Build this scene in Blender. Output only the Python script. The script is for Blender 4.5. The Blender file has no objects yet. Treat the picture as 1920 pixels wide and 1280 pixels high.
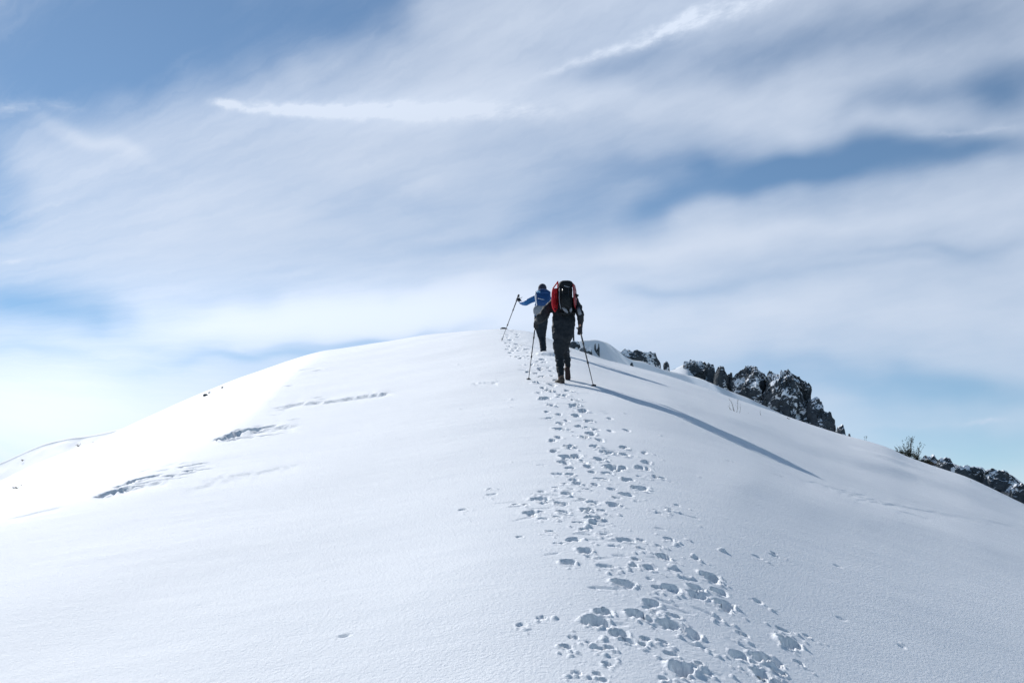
import bpy, bmesh, math, random
import numpy as np
from mathutils import Vector, Matrix, noise as mnoise
random.seed(7); RNG=np.random.default_rng(11)
scn=bpy.context.scene; COL_=scn.collection
F=1920*35/36.0; PIT=math.radians(12.1); SP,CP=math.sin(PIT),math.cos(PIT)
def ray(px,py):
    x=(px-960)/F; v=(640-py)/F
    return np.array([x, CP-v*SP, SP+v*CP])
def azt(px,py):
    d=ray(px,py); return math.atan2(d[0],d[1]), d[2]/math.hypot(d[0],d[1])
A0=2.0
SIL=[(-150,965),(0,902),(60,873),(100,857),(180,828),(250,793),(350,748),(430,715),(500,690),(560,670),(600,659),(650,652),(740,638),(800,628),(880,619),(940,616),(1000,621),(1030,633),(1063,649),(1100,663),(1138,677),(1200,690),(1254,702),(1320,724),(1371,743),(1458,774),(1520,795),(1582,815),(1624,825),(1666,838),(1700,856),(1749,874),(1812,893),(1854,912),(1920,944),(2050,1005)]
# column: (px_sil, r1, rs, edge(px,py) or None)
COL=[(-120,30,45,(-120,1000)),(0,30,45,(0,978)),(180,32,46,(190,925)),(430,34,48,(420,820)),(510,36,48,(500,765)),(556,38,47,(545,700)),(600,None,46,(600,664)),(650,30,44,None),(800,29,42,None),(940,25,37,None),(1063,18,29,None),(1200,12,26.5,None),(1371,10,28,None),(1520,10,33,None),(1700,8,31,None),(1920,8,30,None)]
def silpy(px): return np.interp(px,[s[0] for s in SIL],[s[1] for s in SIL])
def build_params():
    rows=[]
    for px,r1,rs,e in COL:
        az,ts=azt(px,silpy(px))
        if e is None:
            c=A0/(rs*rs-r1*r1); b1=ts+A0/rs+c*(rs-r1)**2/rs; rows.append((az,b1,r1,b1,r1,c))
        else:
            aze,te=azt(*e)
            b1=.283*math.cos(aze)+.113*math.sin(aze)
            re=A0/(b1-te)
            if r1 is None: r1=re+.5
            ze=te*re; D=rs-r1
            c=(ts*re-ze)/(D*(2*(rs-re)-D)); c=max(c,.0008); b2=ts+2*c*D
            rows.append((aze,b1,re,b2,r1,c))
    for azd,b1,re,b2,r1,c in [(-180,-.28,12,-.35,20,.004),(-140,-.26,12,-.35,20,.004),(-110,-.16,12,-.3,20,.004),(-80,-.03,11,-.25,20,.004),(-60,.06,11,-.12,20,.003),(-45,.12,11,-.05,24,.003),
                              (42,.05,8,.05,8,.005),(60,-.05,8,-.05,8,.005),(90,-.2,8,-.2,8,.005),(140,-.28,10,-.28,12,.005),(180,-.28,12,-.35,20,.004)]:
        rows.append((math.radians(azd),b1,re,b2,r1,c))
    rows.sort(); return np.array(rows)
_fine=np.radians(np.arange(-180,180.01,.1))
def _sm(a,s):
    k=np.arange(-int(4*s),int(4*s)+1); g=np.exp(-.5*(k/s)**2); g/=g.sum()
    n=len(a)-1; b=np.concatenate([a[:n],a[:n],a[:n]]); return np.r_[np.convolve(b,g,'same')[n:2*n],0]
_P=build_params(); _T=[]
for j in range(1,6):
    v=np.interp(_fine,_P[:,0],_P[:,j]); s=_sm(v,(0,40,12,40,30,30)[j]); s[-1]=s[0]; _T.append(s)
def softp(x,w): return w*np.logaddexp(0,x/w)
def _raw(az,r):
    b1,re,b2,r1,c=[np.interp(az,_fine,t) for t in _T]
    z=-A0+b1*r-(b1-b2)*softp(r-re,.25+.02*re)
    q=np.maximum(0,r-r1)
    qm=np.maximum(.8*(0.75+b2)/(2*c+1e-9),1)       # where the slope reaches the flank slope
    qq=np.minimum(q,qm)
    return z-c*qq*qq-2*c*qm*np.maximum(0,q-qm)
_a=np.array([azt(p,silpy(p))[0] for p in np.arange(-140,2041,4)]); _t=np.array([azt(p,silpy(p))[1] for p in np.arange(-140,2041,4)])
_rr=np.linspace(8,90,1400)
_tm=np.array([ (_raw(a,_rr)/_rr).max() for a in _a]); _dl=_t-_tm
# smooth the correction
k=np.exp(-.5*(np.arange(-9,10)/3.)**2);k/=k.sum(); _dl=np.convolve(np.pad(_dl,9,'edge'),k,'valid')
_re=np.interp(_a,_fine,_T[1])
def base(az,r):
    d=np.interp(az,_a,_dl)
    ed=np.clip((az+math.radians(36))/.1,0,1)*np.clip((math.radians(36)-az)/.1,0,1)
    re=np.interp(az,_fine,_T[1]); s=np.clip((r-re)/(36-re),0,1); s=s*s*(3-2*s)
    z=_raw(az,r)+d*ed*s*np.minimum(r,120)
    # level out far below in the valley
    lo=-260.; z=lo+softp(z-lo,25)
    return z
def hit(px,py):
    az,t=azt(px,py)
    r=np.linspace(3,60,12000); f=base(az,r)/r
    i=np.argmax(f>=t)
    if f[i]<t: i=np.argmax(f)
    return np.array([math.sin(az)*r[i],math.cos(az)*r[i],base(az,r[i])]),r[i]

# ------------------------------------------------------------------ noise (numpy, gradient noise)
_perm=np.random.default_rng(3).permutation(256); _perm=np.concatenate([_perm,_perm])
_ga=np.random.default_rng(4).uniform(0,2*math.pi,256); _gx,_gy=np.cos(_ga),np.sin(_ga)
def pn(x,y):
    xi=np.floor(x).astype(int); yi=np.floor(y).astype(int); xf=x-xi; yf=y-yi
    def g(i,j,a,b):
        h=_perm[(_perm[i&255]+j)&255]; return _gx[h]*a+_gy[h]*b
    u=xf*xf*xf*(xf*(xf*6-15)+10); v=yf*yf*yf*(yf*(yf*6-15)+10)
    n00=g(xi,yi,xf,yf); n10=g(xi+1,yi,xf-1,yf); n01=g(xi,yi+1,xf,yf-1); n11=g(xi+1,yi+1,xf-1,yf-1)
    return 1.5*((n00*(1-u)+n10*u)*(1-v)+(n01*(1-u)+n11*u)*v)
def fbm(x,y,o=4,g=.5):
    s=0; a=1
    for k in range(o):
        s=s+a*pn(x+17.3*k,y-9.1*k); x=x*2.03; y=y*2.03; a*=g
    return s
def sst(a,b,x):
    t=np.clip((x-a)/(b-a),0,1); return t*t*(3-2*t)

# ------------------------------------------------------------------ object helpers
def tag(o,label=None,cat=None,group=None,kind=None):
    if label: o['label']=label
    if cat: o['category']=cat
    if group: o['group']=group
    if kind: o['kind']=kind
    return o
def empty(name,loc,label,cat,group=None):
    o=bpy.data.objects.new(name,None); COL_.objects.link(o); o.location=loc; o.empty_display_size=.2
    return tag(o,label,cat,group)
def link(name,me,mat,parent=None,smooth=True):
    o=bpy.data.objects.new(name,me); COL_.objects.link(o)
    if mat is not None: me.materials.append(mat)
    if smooth: me.polygons.foreach_set('use_smooth',[True]*len(me.polygons))
    if parent is not None:
        o.parent=parent; o.matrix_parent_inverse=Matrix.Translation(parent.location).inverted()
    return o
class MB:
    def __init__(s): s.v=[]; s.f=[]
    def tube(s,pts,rad,n=6,cap=True):
        pts=[Vector(p) for p in pts]
        if not hasattr(rad,'__len__'): rad=[rad]*len(pts)
        b=len(s.v); up=None
        for i,p in enumerate(pts):
            t=(pts[min(i+1,len(pts)-1)]-pts[max(i-1,0)]).normalized()
            if up is None: up=Vector((0,0,1)) if abs(t.z)<.9 else Vector((1,0,0))
            a=t.cross(up).normalized(); c=a.cross(t).normalized(); up=c
            for k in range(n):
                w=2*math.pi*k/n; s.v.append(p+(a*math.cos(w)+c*math.sin(w))*rad[i])
        for i in range(len(pts)-1):
            for k in range(n):
                s.f.append((b+i*n+k,b+i*n+(k+1)%n,b+(i+1)*n+(k+1)%n,b+(i+1)*n+k))
        if cap:
            s.f.append(tuple(b+k for k in range(n))[::-1]); e=b+(len(pts)-1)*n; s.f.append(tuple(e+k for k in range(n)))
        return s
    def rings(s,rings):
        """closed loft of equal-length rings of points"""
        b=len(s.v); n=len(rings[0])
        for r in rings: s.v+= [Vector(p) for p in r]
        for i in range(len(rings)-1):
            for k in range(n): s.f.append((b+i*n+k,b+i*n+(k+1)%n,b+(i+1)*n+(k+1)%n,b+(i+1)*n+k))
        s.f.append(tuple(b+k for k in range(n))[::-1]); e=b+(len(rings)-1)*n; s.f.append(tuple(e+k for k in range(n)))
        return s
    def box(s,c,ax,ay,az_):
        c=Vector(c); b=len(s.v)
        for i in (-1,1):
            for j in (-1,1):
                for k in (-1,1): s.v.append(c+Vector(ax)*i+Vector(ay)*j+Vector(az_)*k)
        for q in ((0,1,3,2),(4,6,7,5),(0,4,5,1),(2,3,7,6),(0,2,6,4),(1,5,7,3)): s.f.append(tuple(b+i for i in q))
        return s
    def ball(s,c,r,n=8,m=6,ax=None):
        c=Vector(c); R=r if hasattr(r,'__len__') else (r,r,r); rr=[]
        for i in range(1,m):
            a=math.pi*i/m
            rr.append([c+Vector((R[0]*math.sin(a)*math.cos(2*math.pi*k/n),R[1]*math.sin(a)*math.sin(2*math.pi*k/n),-R[2]*math.cos(a))) for k in range(n)])
        return s.rings(rr)
    def mesh(s,name):
        me=bpy.data.meshes.new(name); me.from_pydata([tuple(v) for v in s.v],[],s.f); me.update(); return me
    def build(s,name,mat,parent=None,smooth=True): return link(name,s.mesh(name),mat,parent,smooth)

# ------------------------------------------------------------------ materials
def mat(name,col,rough=.8,spec=.3,noise_scale=None,noise_amt=.15,bump=0,bscale=60,emis=None):
    m=bpy.data.materials.new(name); m.use_nodes=True; nt=m.node_tree; b=nt.nodes['Principled BSDF']
    b.inputs['Base Color'].default_value=(*col,1); b.inputs['Roughness'].default_value=rough
    b.inputs['Specular IOR Level'].default_value=spec
    tc=nt.nodes.new('ShaderNodeTexCoord')
    if noise_scale:
        n=nt.nodes.new('ShaderNodeTexNoise'); n.inputs['Scale'].default_value=noise_scale; n.inputs['Detail'].default_value=5
        nt.links.new(tc.outputs['Object'],n.inputs['Vector'])
        mx=nt.nodes.new('ShaderNodeMix'); mx.data_type='RGBA'
        mx.inputs[6].default_value=(*[c*(1-noise_amt) for c in col],1); mx.inputs[7].default_value=(*[min(1,c*(1+noise_amt)+noise_amt*.02) for c in col],1)
        nt.links.new(n.outputs['Fac'],mx.inputs[0]); nt.links.new(mx.outputs[2],b.inputs['Base Color'])
    if bump:
        n=nt.nodes.new('ShaderNodeTexNoise'); n.inputs['Scale'].default_value=bscale; n.inputs['Detail'].default_value=4
        nt.links.new(tc.outputs['Object'],n.inputs['Vector'])
        bp=nt.nodes.new('ShaderNodeBump'); bp.inputs['Strength'].default_value=bump; bp.inputs['Distance'].default_value=.02
        nt.links.new(n.outputs['Fac'],bp.inputs['Height']); nt.links.new(bp.outputs[0],b.inputs['Normal'])
    return m
def snow_material(name='snow',grain=1.0):
    m=bpy.data.materials.new(name); m.use_nodes=True; nt=m.node_tree; N=nt.nodes; L=nt.links; b=N['Principled BSDF']
    b.inputs['Roughness'].default_value=.75; b.inputs['Specular IOR Level'].default_value=.15
    tc=N.new('ShaderNodeTexCoord')
    n1=N.new('ShaderNodeTexNoise'); n1.inputs['Scale'].default_value=42; n1.inputs['Detail'].default_value=4; n1.inputs['Roughness'].default_value=.75
    n2=N.new('ShaderNodeTexNoise'); n2.inputs['Scale'].default_value=2.2; n2.inputs['Detail'].default_value=3
    mp=N.new('ShaderNodeMapping'); mp.inputs['Scale'].default_value=(.55,1.9,1); mp.inputs['Rotation'].default_value=(0,0,.25)
    L.new(tc.outputs['Object'],mp.inputs[0]); L.new(mp.outputs[0],n2.inputs['Vector'])
    L.new(tc.outputs['Object'],n1.inputs['Vector'])
    # albedo: nearly white with faint variation between wind crust and powder
    cr=N.new('ShaderNodeMix'); cr.data_type='RGBA'; cr.inputs[6].default_value=(.845,.87,.905,1); cr.inputs[7].default_value=(.895,.915,.94,1)
    L.new(n2.outputs['Fac'],cr.inputs[0]); L.new(cr.outputs[2],b.inputs['Base Color'])
    b1=N.new('ShaderNodeBump'); b1.inputs['Strength'].default_value=.65*grain; b1.inputs['Distance'].default_value=.014
    L.new(n1.outputs['Fac'],b1.inputs['Height'])
    b2=N.new('ShaderNodeBump'); b2.inputs['Strength'].default_value=.2; b2.inputs['Distance'].default_value=.03
    L.new(n2.outputs['Fac'],b2.inputs['Height']); L.new(b1.outputs[0],b2.inputs['Normal']); L.new(b2.outputs[0],b.inputs['Normal'])
    return m
SNOW=snow_material()
def rock_material():
    m=bpy.data.materials.new('rock_with_snow'); m.use_nodes=True; nt=m.node_tree; N=nt.nodes; L=nt.links; b=N['Principled BSDF']
    b.inputs['Roughness'].default_value=.85; b.inputs['Specular IOR Level'].default_value=.2
    tc=N.new('ShaderNodeTexCoord'); ge=N.new('ShaderNodeNewGeometry'); sx=N.new('ShaderNodeSeparateXYZ'); L.new(ge.outputs['Normal'],sx.inputs[0])
    n1=N.new('ShaderNodeTexNoise'); n1.inputs['Scale'].default_value=.9; n1.inputs['Detail'].default_value=5; n1.inputs['Roughness'].default_value=.6
    n2=N.new('ShaderNodeTexNoise'); n2.inputs['Scale'].default_value=6; n2.inputs['Detail'].default_value=6
    for n in (n1,n2): L.new(tc.outputs['Object'],n.inputs['Vector'])
    rc=N.new('ShaderNodeMix'); rc.data_type='RGBA'; rc.inputs[6].default_value=(.018,.028,.038,1); rc.inputs[7].default_value=(.085,.10,.115,1)
    L.new(n2.outputs['Fac'],rc.inputs[0])
    # snow lies where the face is flat enough, edges broken by noise
    ma=N.new('ShaderNodeMath'); ma.operation='MULTIPLY_ADD'; ma.inputs[1].default_value=3.6; ma.inputs[2].default_value=-1.74; L.new(n1.outputs['Fac'],ma.inputs[0])
    ad=N.new('ShaderNodeMath'); ad.operation='ADD'; L.new(sx.outputs['Z'],ad.inputs[0]); L.new(ma.outputs[0],ad.inputs[1])
    mr=N.new('ShaderNodeMapRange'); mr.inputs['From Min'].default_value=.46; mr.inputs['From Max'].default_value=.54; L.new(ad.outputs[0],mr.inputs['Value'])
    mx=N.new('ShaderNodeMix'); mx.data_type='RGBA'; mx.inputs[7].default_value=(.84,.88,.93,1); L.new(rc.outputs[2],mx.inputs[6]); L.new(mr.outputs[0],mx.inputs[0])
    L.new(mx.outputs[2],b.inputs['Base Color'])
    bp=N.new('ShaderNodeBump'); bp.inputs['Strength'].default_value=.9; bp.inputs['Distance'].default_value=.12; L.new(n2.outputs['Fac'],bp.inputs['Height']); L.new(bp.outputs[0],b.inputs['Normal'])
    return m
ROCK=rock_material()

# ------------------------------------------------------------------ terrain
azs=np.concatenate([np.radians(np.arange(-180,-44,2.5)),np.radians(np.arange(-44,-29.5,.5)),
    np.arange(math.radians(-29.5),-.075,.0030),np.arange(-.075,.40,.00125),np.arange(.40,math.radians(29),.0030),
    np.radians(np.arange(29,44,.5)),np.radians(np.arange(44,180.1,2.5))])
azs=np.unique(np.round(azs,6)); azs=azs[(azs>-math.pi+1e-3)]; azs=np.concatenate([[-math.pi],azs[azs<math.pi-1e-3]])
rl=[.4]
while rl[-1]<4.2: rl.append(rl[-1]+.08)
while rl[-1]<34: rl.append(rl[-1]*1.0021)
while rl[-1]<45: rl.append(rl[-1]*1.0042)
while rl[-1]<6000: rl.append(rl[-1]*1.045)
rs_=np.array(rl)
AZ,RR=np.meshgrid(azs,rs_,indexing='xy')      # rows = r
X=np.sin(AZ)*RR; Y=np.cos(AZ)*RR; Z=base(AZ,RR)
near=sst(2,6,RR)*(1-sst(60,200,RR)); DN=np.zeros_like(Z); UP=np.zeros_like(Z)
Z+=near*(.035*fbm(X*.22+3,Y*.22,2)+.008*pn(X*.9,Y*.9+5)+.0014*fbm(X*1.6+Y*.5,Y*3.2-X*.8,3))
Z+=sst(90,400,RR)*12*fbm(X*.006,Y*.006,5)
def gpt(px,py): return hit(px,py)[0]
def swell(pts,h,sig,skew=1.0):
    a=[];r=[]
    for p in pts: q,rr=hit(*p); a.append(math.atan2(q[0],q[1])); r.append(rr)
    rl_=np.interp(AZ,a,r); e=sst(a[0]-.02,a[0]+.05,AZ)*(1-sst(a[-1]-.05,a[-1]+.03,AZ)); d=(RR-rl_-.5*pn(AZ*20,AZ*0+3.3))
    return e*h*(1+.4*pn(AZ*14,RR*.1))*np.exp(-(d/np.where(d>0,sig*skew,sig))**2)
Z+=swell([(1160,716),(1300,762),(1450,815),(1600,862),(1720,896),(1850,945)],.055,1.0,2.0)
Z+=swell([(1600,838),(1640,852),(1680,866),(1720,880)],.05,.6,1.2)
Z+=swell([(1330,900),(1500,935),(1700,985),(1900,1040)],.03,.9,1.6)
# small wind-cut steps in the crust whose low side faces the camera
def scarp(pts,hgt,back=2.5,w=.10,rough=.5,seed=0,front=0):
    global Z
    a=[];r=[]
    for p in pts:
        q,rr=hit(*p); a.append(math.atan2(q[0],q[1])); r.append(rr)
    a=np.array(a); r=np.array(r); o=np.argsort(a); a,r=a[o],r[o]
    j0,j1=np.searchsorted(azs,[a[0],a[-1]])
    sl=slice(max(j0-2,0),j1+2); A=AZ[:,sl]; R_=RR[:,sl]; x=X[:,sl]; y=Y[:,sl]
    rl_=np.interp(A,a,r); n=fbm(A*130+seed,R_*.25,2); n2=fbm(A*34+seed*3,R_*.1,2)
    d=R_-rl_-n*rough*.45
    ends=sst(0,.15,(A-a[0])/(a[-1]-a[0]))*sst(0,.15,(a[-1]-A)/(a[-1]-a[0]))
    h=hgt*ends*np.clip(.65+1.1*n2,.0,1.6)*sst(-w,w,d)*np.exp(-np.maximum(d,0)/back)
    if front: h-=front*ends*np.exp(-(np.minimum(d+w,0)/.35)**2)*(d<w)*(1-sst(-w,w,d))
    Z[:,sl]+=h
scarp([(505,767),(560,755),(640,748),(700,740),(745,736)],.035,.45,.07,.5,1,.035)
scarp([(420,824),(455,814),(500,806),(560,799)],.02,.4,.06,.5,2,.02)
scarp([(180,932),(215,922),(260,912),(320,902)],.018,.35,.05,.4,3,.02)
scarp([(300,872),(335,868),(370,872)],.010,.4,.05,.3,6,.01)
scarp([(370,904),(400,899),(450,892),(500,884),(570,872)],.008,.5,.06,.6,7,.008)
scarp([(340,925),(410,905),(470,893)],.007,.5,.06,.5,8,.006)
scarp([(545,705),(550,698),(585,690),(605,692)],.02,.8,.15,1,9,.02)
scarp([(10,974),(30,970),(60,963),(120,950)],.008,.3,.04,.2,11,.01)
scarp([(885,719),(910,718),(935,717)],.012,.5,.06,.2,12,.02)
for k,(p0,p1) in enumerate([((1500,900),(1560,915)),((1545,912),(1605,928)),((1570,923),(1625,931)),((1590,930),(1660,943)),((1600,938),(1690,950)),((1655,943),(1715,953)),((1700,950),(1790,967)),((1770,963),(1830,974)),((1850,975),(1900,988)),((1680,958),(1750,975))]):
    pm=((p0[0]+p1[0])/2,(p0[1]+p1[1])/2+random.uniform(-1,1)); scarp([p0,pm,p1],random.uniform(.002,.004),.35,.03,.25,15+k,.004)
# spurs of the left edge (small flutes where the wind cuts the near face)
# footprints -----------------------------------------------------------
PR=[]
for s in """535 148 100 1;430 215 105 1;740 325 140 1;820 205 50 1;965 182 85 1;1230 288 125 1;1025 260 70 .5;1010 350 110 .6;940 355 70 .5;1150 350 110 .7;1150 385 110 .7;1275 370 100 .8;1305 435 125 1;905 430 125 .7;810 488 110 1;910 478 55 1;875 530 70 .8;1005 540 150 1;1030 505 90 .8;1120 592 125 1.1;590 530 180 1.1;630 480 120 1;720 595 125 1;870 635 55 1;420 680 90 .9;600 693 100 .5;670 686 50 .4;960 650 65 .8;1010 718 90 .7;1070 782 165 1.5;1170 775 55 .8;970 858 50 1;1085 850 85 .9;630 865 50 .7;175 568 68 .6;1410 603 85 .6;1500 428 40 .7;1665 640 140 1.2;1635 580 80 .6;1770 618 40 .7;1385 712 110 .9;1530 730 160 1.1;1460 760 90 .7;1600 775 90 .9;1510 815 110 1;1610 820 90 1;1520 862 60 .9;1620 885 120 1;655 775 30 .8;1205 825 40 .7;480 825 30 .5;600 830 40 .4;530 35 60 .8;1000 92 60 .8;760 92 100 .5;840 142 60 .7;840 100 55 .6;650 60 60 .5;945 130 40 .6;1150 198 55 .7;640 238 130 .4;800 240 70 .5;890 243 90 .5;575 5 50 .7;1500 195 60 .3;1590 175 30 .5;1270 515 60 .4;465 630 40 .3;287 528 25 .3;555 660 35 .4;1725 765 50 .5;330 45 60 .5;385 113 90 .35;700 130 90 .35;550 190 50 .3;855 668 50 .5""".split(';'):
    a=s.split(); PR.append((920+float(a[0])/3,980+float(a[1])/3,float(a[2])/3,float(a[3])))
for s in """1065 437 70 1;1015 470 60 .9;830 400 100 .9;965 195 70 1;860 153 85 .9;940 232 75 .9;1010 267 70 .9;955 300 65 .9;1055 343 62 1;985 380 50 .9;1035 392 50 .8;840 358 50 .7;760 118 42 .8;735 172 80 .7;780 232 60 .5;740 280 42 .7;905 540 68 1;1090 537 60 .8;1320 553 62 .9;1205 587 135 .9;1140 637 95 1.1;1320 607 70 .7;880 615 100 .8;960 610 90 .7;860 655 80 .7;1480 662 75 .9;1425 702 70 .9;1490 712 35 .7;1220 692 105 .9;1305 700 60 .7;1045 685 65 .8;1080 732 62 .9;1195 740 85 .9;920 747 80 .9;910 700 75 .6;820 742 100 .5;1150 785 120 .7;1345 787 105 .9;1430 850 145 .8;970 815 75 .8;1100 825 60 .7;870 822 45 .6;700 877 62 .9;890 890 95 .8;1040 865 85 .5;1225 862 80 .7;1330 903 125 .7;1265 932 85 .6;505 973 60 1;585 975 45 .7;690 925 165 .7;845 965 110 .9;1080 962 100 1;1240 975 115 .9;1045 1018 125 1.1;860 1030 105 .9;620 1033 125 .8;700 1035 40 .5;820 1072 85 .9;1090 1075 155 1;710 1085 95 .7;975 1112 95 .8;1030 1165 85 .8;750 1180 55 .6;1165 1200 50 .6;940 1235 105 .5;1440 1245 65 .7;1655 1240 70 .7;1310 1240 105 .6;1340 415 45 .7;1220 420 60 .4;1210 325 45 .4;1465 590 40 .4;1550 770 50 .5;1605 785 60 .4;1135 495 50 .5;795 570 60 .6;830 470 50 .5;780 495 50 .5;680 130 40 .4;890 340 40 .5;825 295 50 .5;1105 405 40 .5;760 325 45 .5;900 412 60 .6;1560 1030 50 .4;1655 1018 60 .3;1575 1055 60 .3;1715 990 30 .5;330 895 90 .3;110 1012 70 .3;320 858 40 .3;540 1222 50 .4;1020 655 40 .4;800 850 60 .5;920 860 60 .5;1010 940 70 .6;940 790 70 .5;1150 1025 80 .6;1430 770 60 .4""".split(';'):
    a=s.split(); PR.append((840+float(a[0])/4,700+float(a[1])/4,float(a[2])/4,float(a[3])))
for s in """425 235 75 1;250 285 105 .8;320 315 65 .9;280 250 60 .6;450 280 60 .6;515 395 50 1;600 462 130 1;420 435 65 .9;390 460 70 .8;320 525 65 .9;610 520 55 .9;370 487 50 .7;630 585 65 .8;440 590 65 .9;485 625 55 .8;650 640 60 .7;740 548 110 .9;845 650 120 .8;700 740 85 .9;800 790 60 .8;830 910 90 1;620 845 75 .9;820 810 70 .8;720 1005 95 1;1000 1032 110 1;850 1085 65 .9;955 1130 90 1;1170 1200 150 .9;860 1250 110 1;1270 1125 130 .8;310 165 65 .6;360 185 45 .6;940 775 45 .7;990 820 55 .8;1060 960 65 .8;770 690 80 .7;450 410 60 .8;300 420 55 .8;260 370 45 .7;340 360 50 .7;470 490 50 .7;420 380 50 .6;280 465 60 .8;740 860 60 .5;790 1160 60 .5;500 750 60 .4;1000 895 50 .5;870 700 60 .6;350 583 60 .6""".split(';'):
    a=s.split(); PR.append((920+float(a[0])/8.71,600+float(a[1])/8.71,float(a[2])/8.71,float(a[3])))
def win(cx,cy,rad):
    r=math.hypot(cx,cy); a=math.atan2(cx,cy)
    i0,i1=np.searchsorted(rs_,[r-rad,r+rad]); j0,j1=np.searchsorted(azs,[a-rad/r,a+rad/r])
    return slice(i0,i1+1),slice(j0,j1+1)
def dent(cx,cy,L,W,d,rot,seed,rimh=.22,edge=.82,rub=0):
    si,sj=win(cx,cy,max(L,W)*1.9+.05); x=X[si,sj]-cx; y=Y[si,sj]-cy
    if x.size==0: return
    c,s=math.cos(rot),math.sin(rot); u=(x*c+y*s)/(W/2); v=(-x*s+y*c)/(L/2)
    e=(np.abs(u)**2.5+np.abs(v)**2.5)**.4
    e=e*(1+.20*fbm((x+cx)*6+seed,(y+cy)*6,2)+.18*fbm((x+cx)*15+seed,(y+cy)*15,2))+.08*fbm((x+cx)*38,(y+cy)*38+seed,2)*min(1,W/.12)
    ins=1-sst(edge,1.04,e)
    fl=1+.40*fbm((x+cx)*13,(y+cy)*13+seed,3)+.15*v
    z=-d*ins*fl
    if rub: z+=rub*fbm((x+cx)*21+seed,(y+cy)*21,3)*ins
    DN[si,sj]=np.minimum(DN[si,sj],z)
    u=rimh*d*np.exp(-((e-1.25)/.2)**2)*np.clip(.3+1.3*fbm((x+cx)*15+seed,(y+cy)*15,3),0,1.0)*(1-ins)*(1.3-.5*np.clip(v,-1,1))
    UP[si,sj]=np.maximum(UP[si,sj],u)
for k,(px,py,w,st) in enumerate(PR):
    q,r=hit(px,py); W=w*q[1]/F*.88; W=min(max(W,.05),.6)
    if W<(.09 if r<9 else .055) or st<=.45:
        L=max(.05,W*.55); d=.03*st+.006
    else:
        L=min(.30,max(.11,W*.85)); d=min(.12,max(.40*W+.012,(.085+.03*random.random())*float(sst(8,12,np.array(r)))))*st*random.uniform(.85,1.15); W*=1+.15*float(sst(8,12,np.array(r)))
    if r>10: L=max(L,.19)
    if r>14: d*=1.35; L*=1.25
    dent(q[0],q[1]-L*.42,L,W,d,random.uniform(-.3,.3),k*7.7,rub=.03 if W>.25 else .02)
    if W>.11 and st>.5 and random.random()<(.3 if r<8.5 else .55): dent(q[0]+random.uniform(-.25,.25)*W,q[1]-L*random.uniform(.9,1.4),L*.7,W*random.uniform(.5,.9),d*random.uniform(.3,.6),random.uniform(-.6,.6),k*3.3+50,.3,.6,.025)
# hollows the wind has cut at the left edge
for k,(px,py,wpx,L,d,rot) in enumerate([(428,818,30,.5,.13,.5),(444,812,26,.5,.12,.4),(460,806,34,.45,.10,.3),(482,804,34,.35,.06,.2),(505,800,30,.3,.035,.2),(200,926,26,.30,.09,.5),(213,921,26,.32,.11,.5),(226,917,24,.3,.09,.4),(240,913,20,.25,.06,.4),
   (250,901,18,.22,.06,.4),(264,896,26,.25,.08,.3),(280,893,22,.22,.06,.3),(296,890,16,.2,.04,.3),(232,908,20,.2,.05,.4),(359,880,15,.2,.05,.2),(348,873,14,.15,.02,.2),(273,880,18,.15,.02,.2),(310,879,22,.15,.015,.2),(545,722,16,.3,.03,.2),(600,693,12,.3,.03,.2)]):
    q,r=hit(px,py); dent(q[0],q[1]-L*.4,L,wpx*q[1]/F,d,rot,200+k*5.3,.18,.7,.03)
for k in range(46):
    t=random.random(); c=random.choice([((190,930),(380,876)),((415,824),(560,792)),((500,768),(620,742))]); px=c[0][0]+(c[1][0]-c[0][0])*t+random.gauss(0,6); py=c[0][1]+(c[1][1]-c[0][1])*t+random.gauss(0,5)
    q,r=hit(px,py); dent(q[0],q[1],random.uniform(.06,.16),random.uniform(.12,.40),random.uniform(.012,.035),random.uniform(-.2,.6),300+k*2.1,.2,.6)
for px,py,w_ in ((1366,865,10),(1376,868,9),(1454,890,9),(1463,893,9),(1470,895,6),(1688,1207,14),(1575,1156,20),(648,1189,20),(1570,1062,16),(1450,1042,18)):
    q,r=hit(px,py); dent(q[0],q[1]-.03,.06,w_*q[1]/F,.011,.1,px*.37,.1,.5)
# scuffs, drag marks and crumbs spread along the track
TC=[(612,955),(640,970),(680,1000),(720,1045),(760,1068),(800,1085),(850,1120),(890,1135),(940,1105),(980,1120),(1010,1160),(1060,1215),(1110,1240),(1170,1240),(1230,1330),(1280,1380)]
def track(py): return np.interp(py,[t[0] for t in TC],[t[1] for t in TC])
for k in range(110):
    py=620+660*random.random()**1.9; sp=np.interp(py,[620,700,850,960,1100,1280],[22,32,75,120,110,130])
    px=track(py)+random.gauss(0,1)*sp*.75
    q,r=hit(px,py)
    W=random.uniform(.05,.28)*max(1,r/14); dent(q[0],q[1],random.uniform(.03,.07)*max(1,r/10),W,random.uniform(.004,.010)*max(1,r/12),random.uniform(-.6,.6),k*3.1,.2,.6)
def lump(cx,cy,rad,h,seed):
    si,sj=win(cx,cy,rad*1.6); x=X[si,sj]-cx; y=Y[si,sj]-cy
    if x.size==0: return
    e=np.hypot(x,y)/rad*(1+.35*pn((x+cx)*25+seed,(y+cy)*25)); UP[si,sj]=np.maximum(UP[si,sj],h*np.clip(1-e*e,0,1)**.7)
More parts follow.
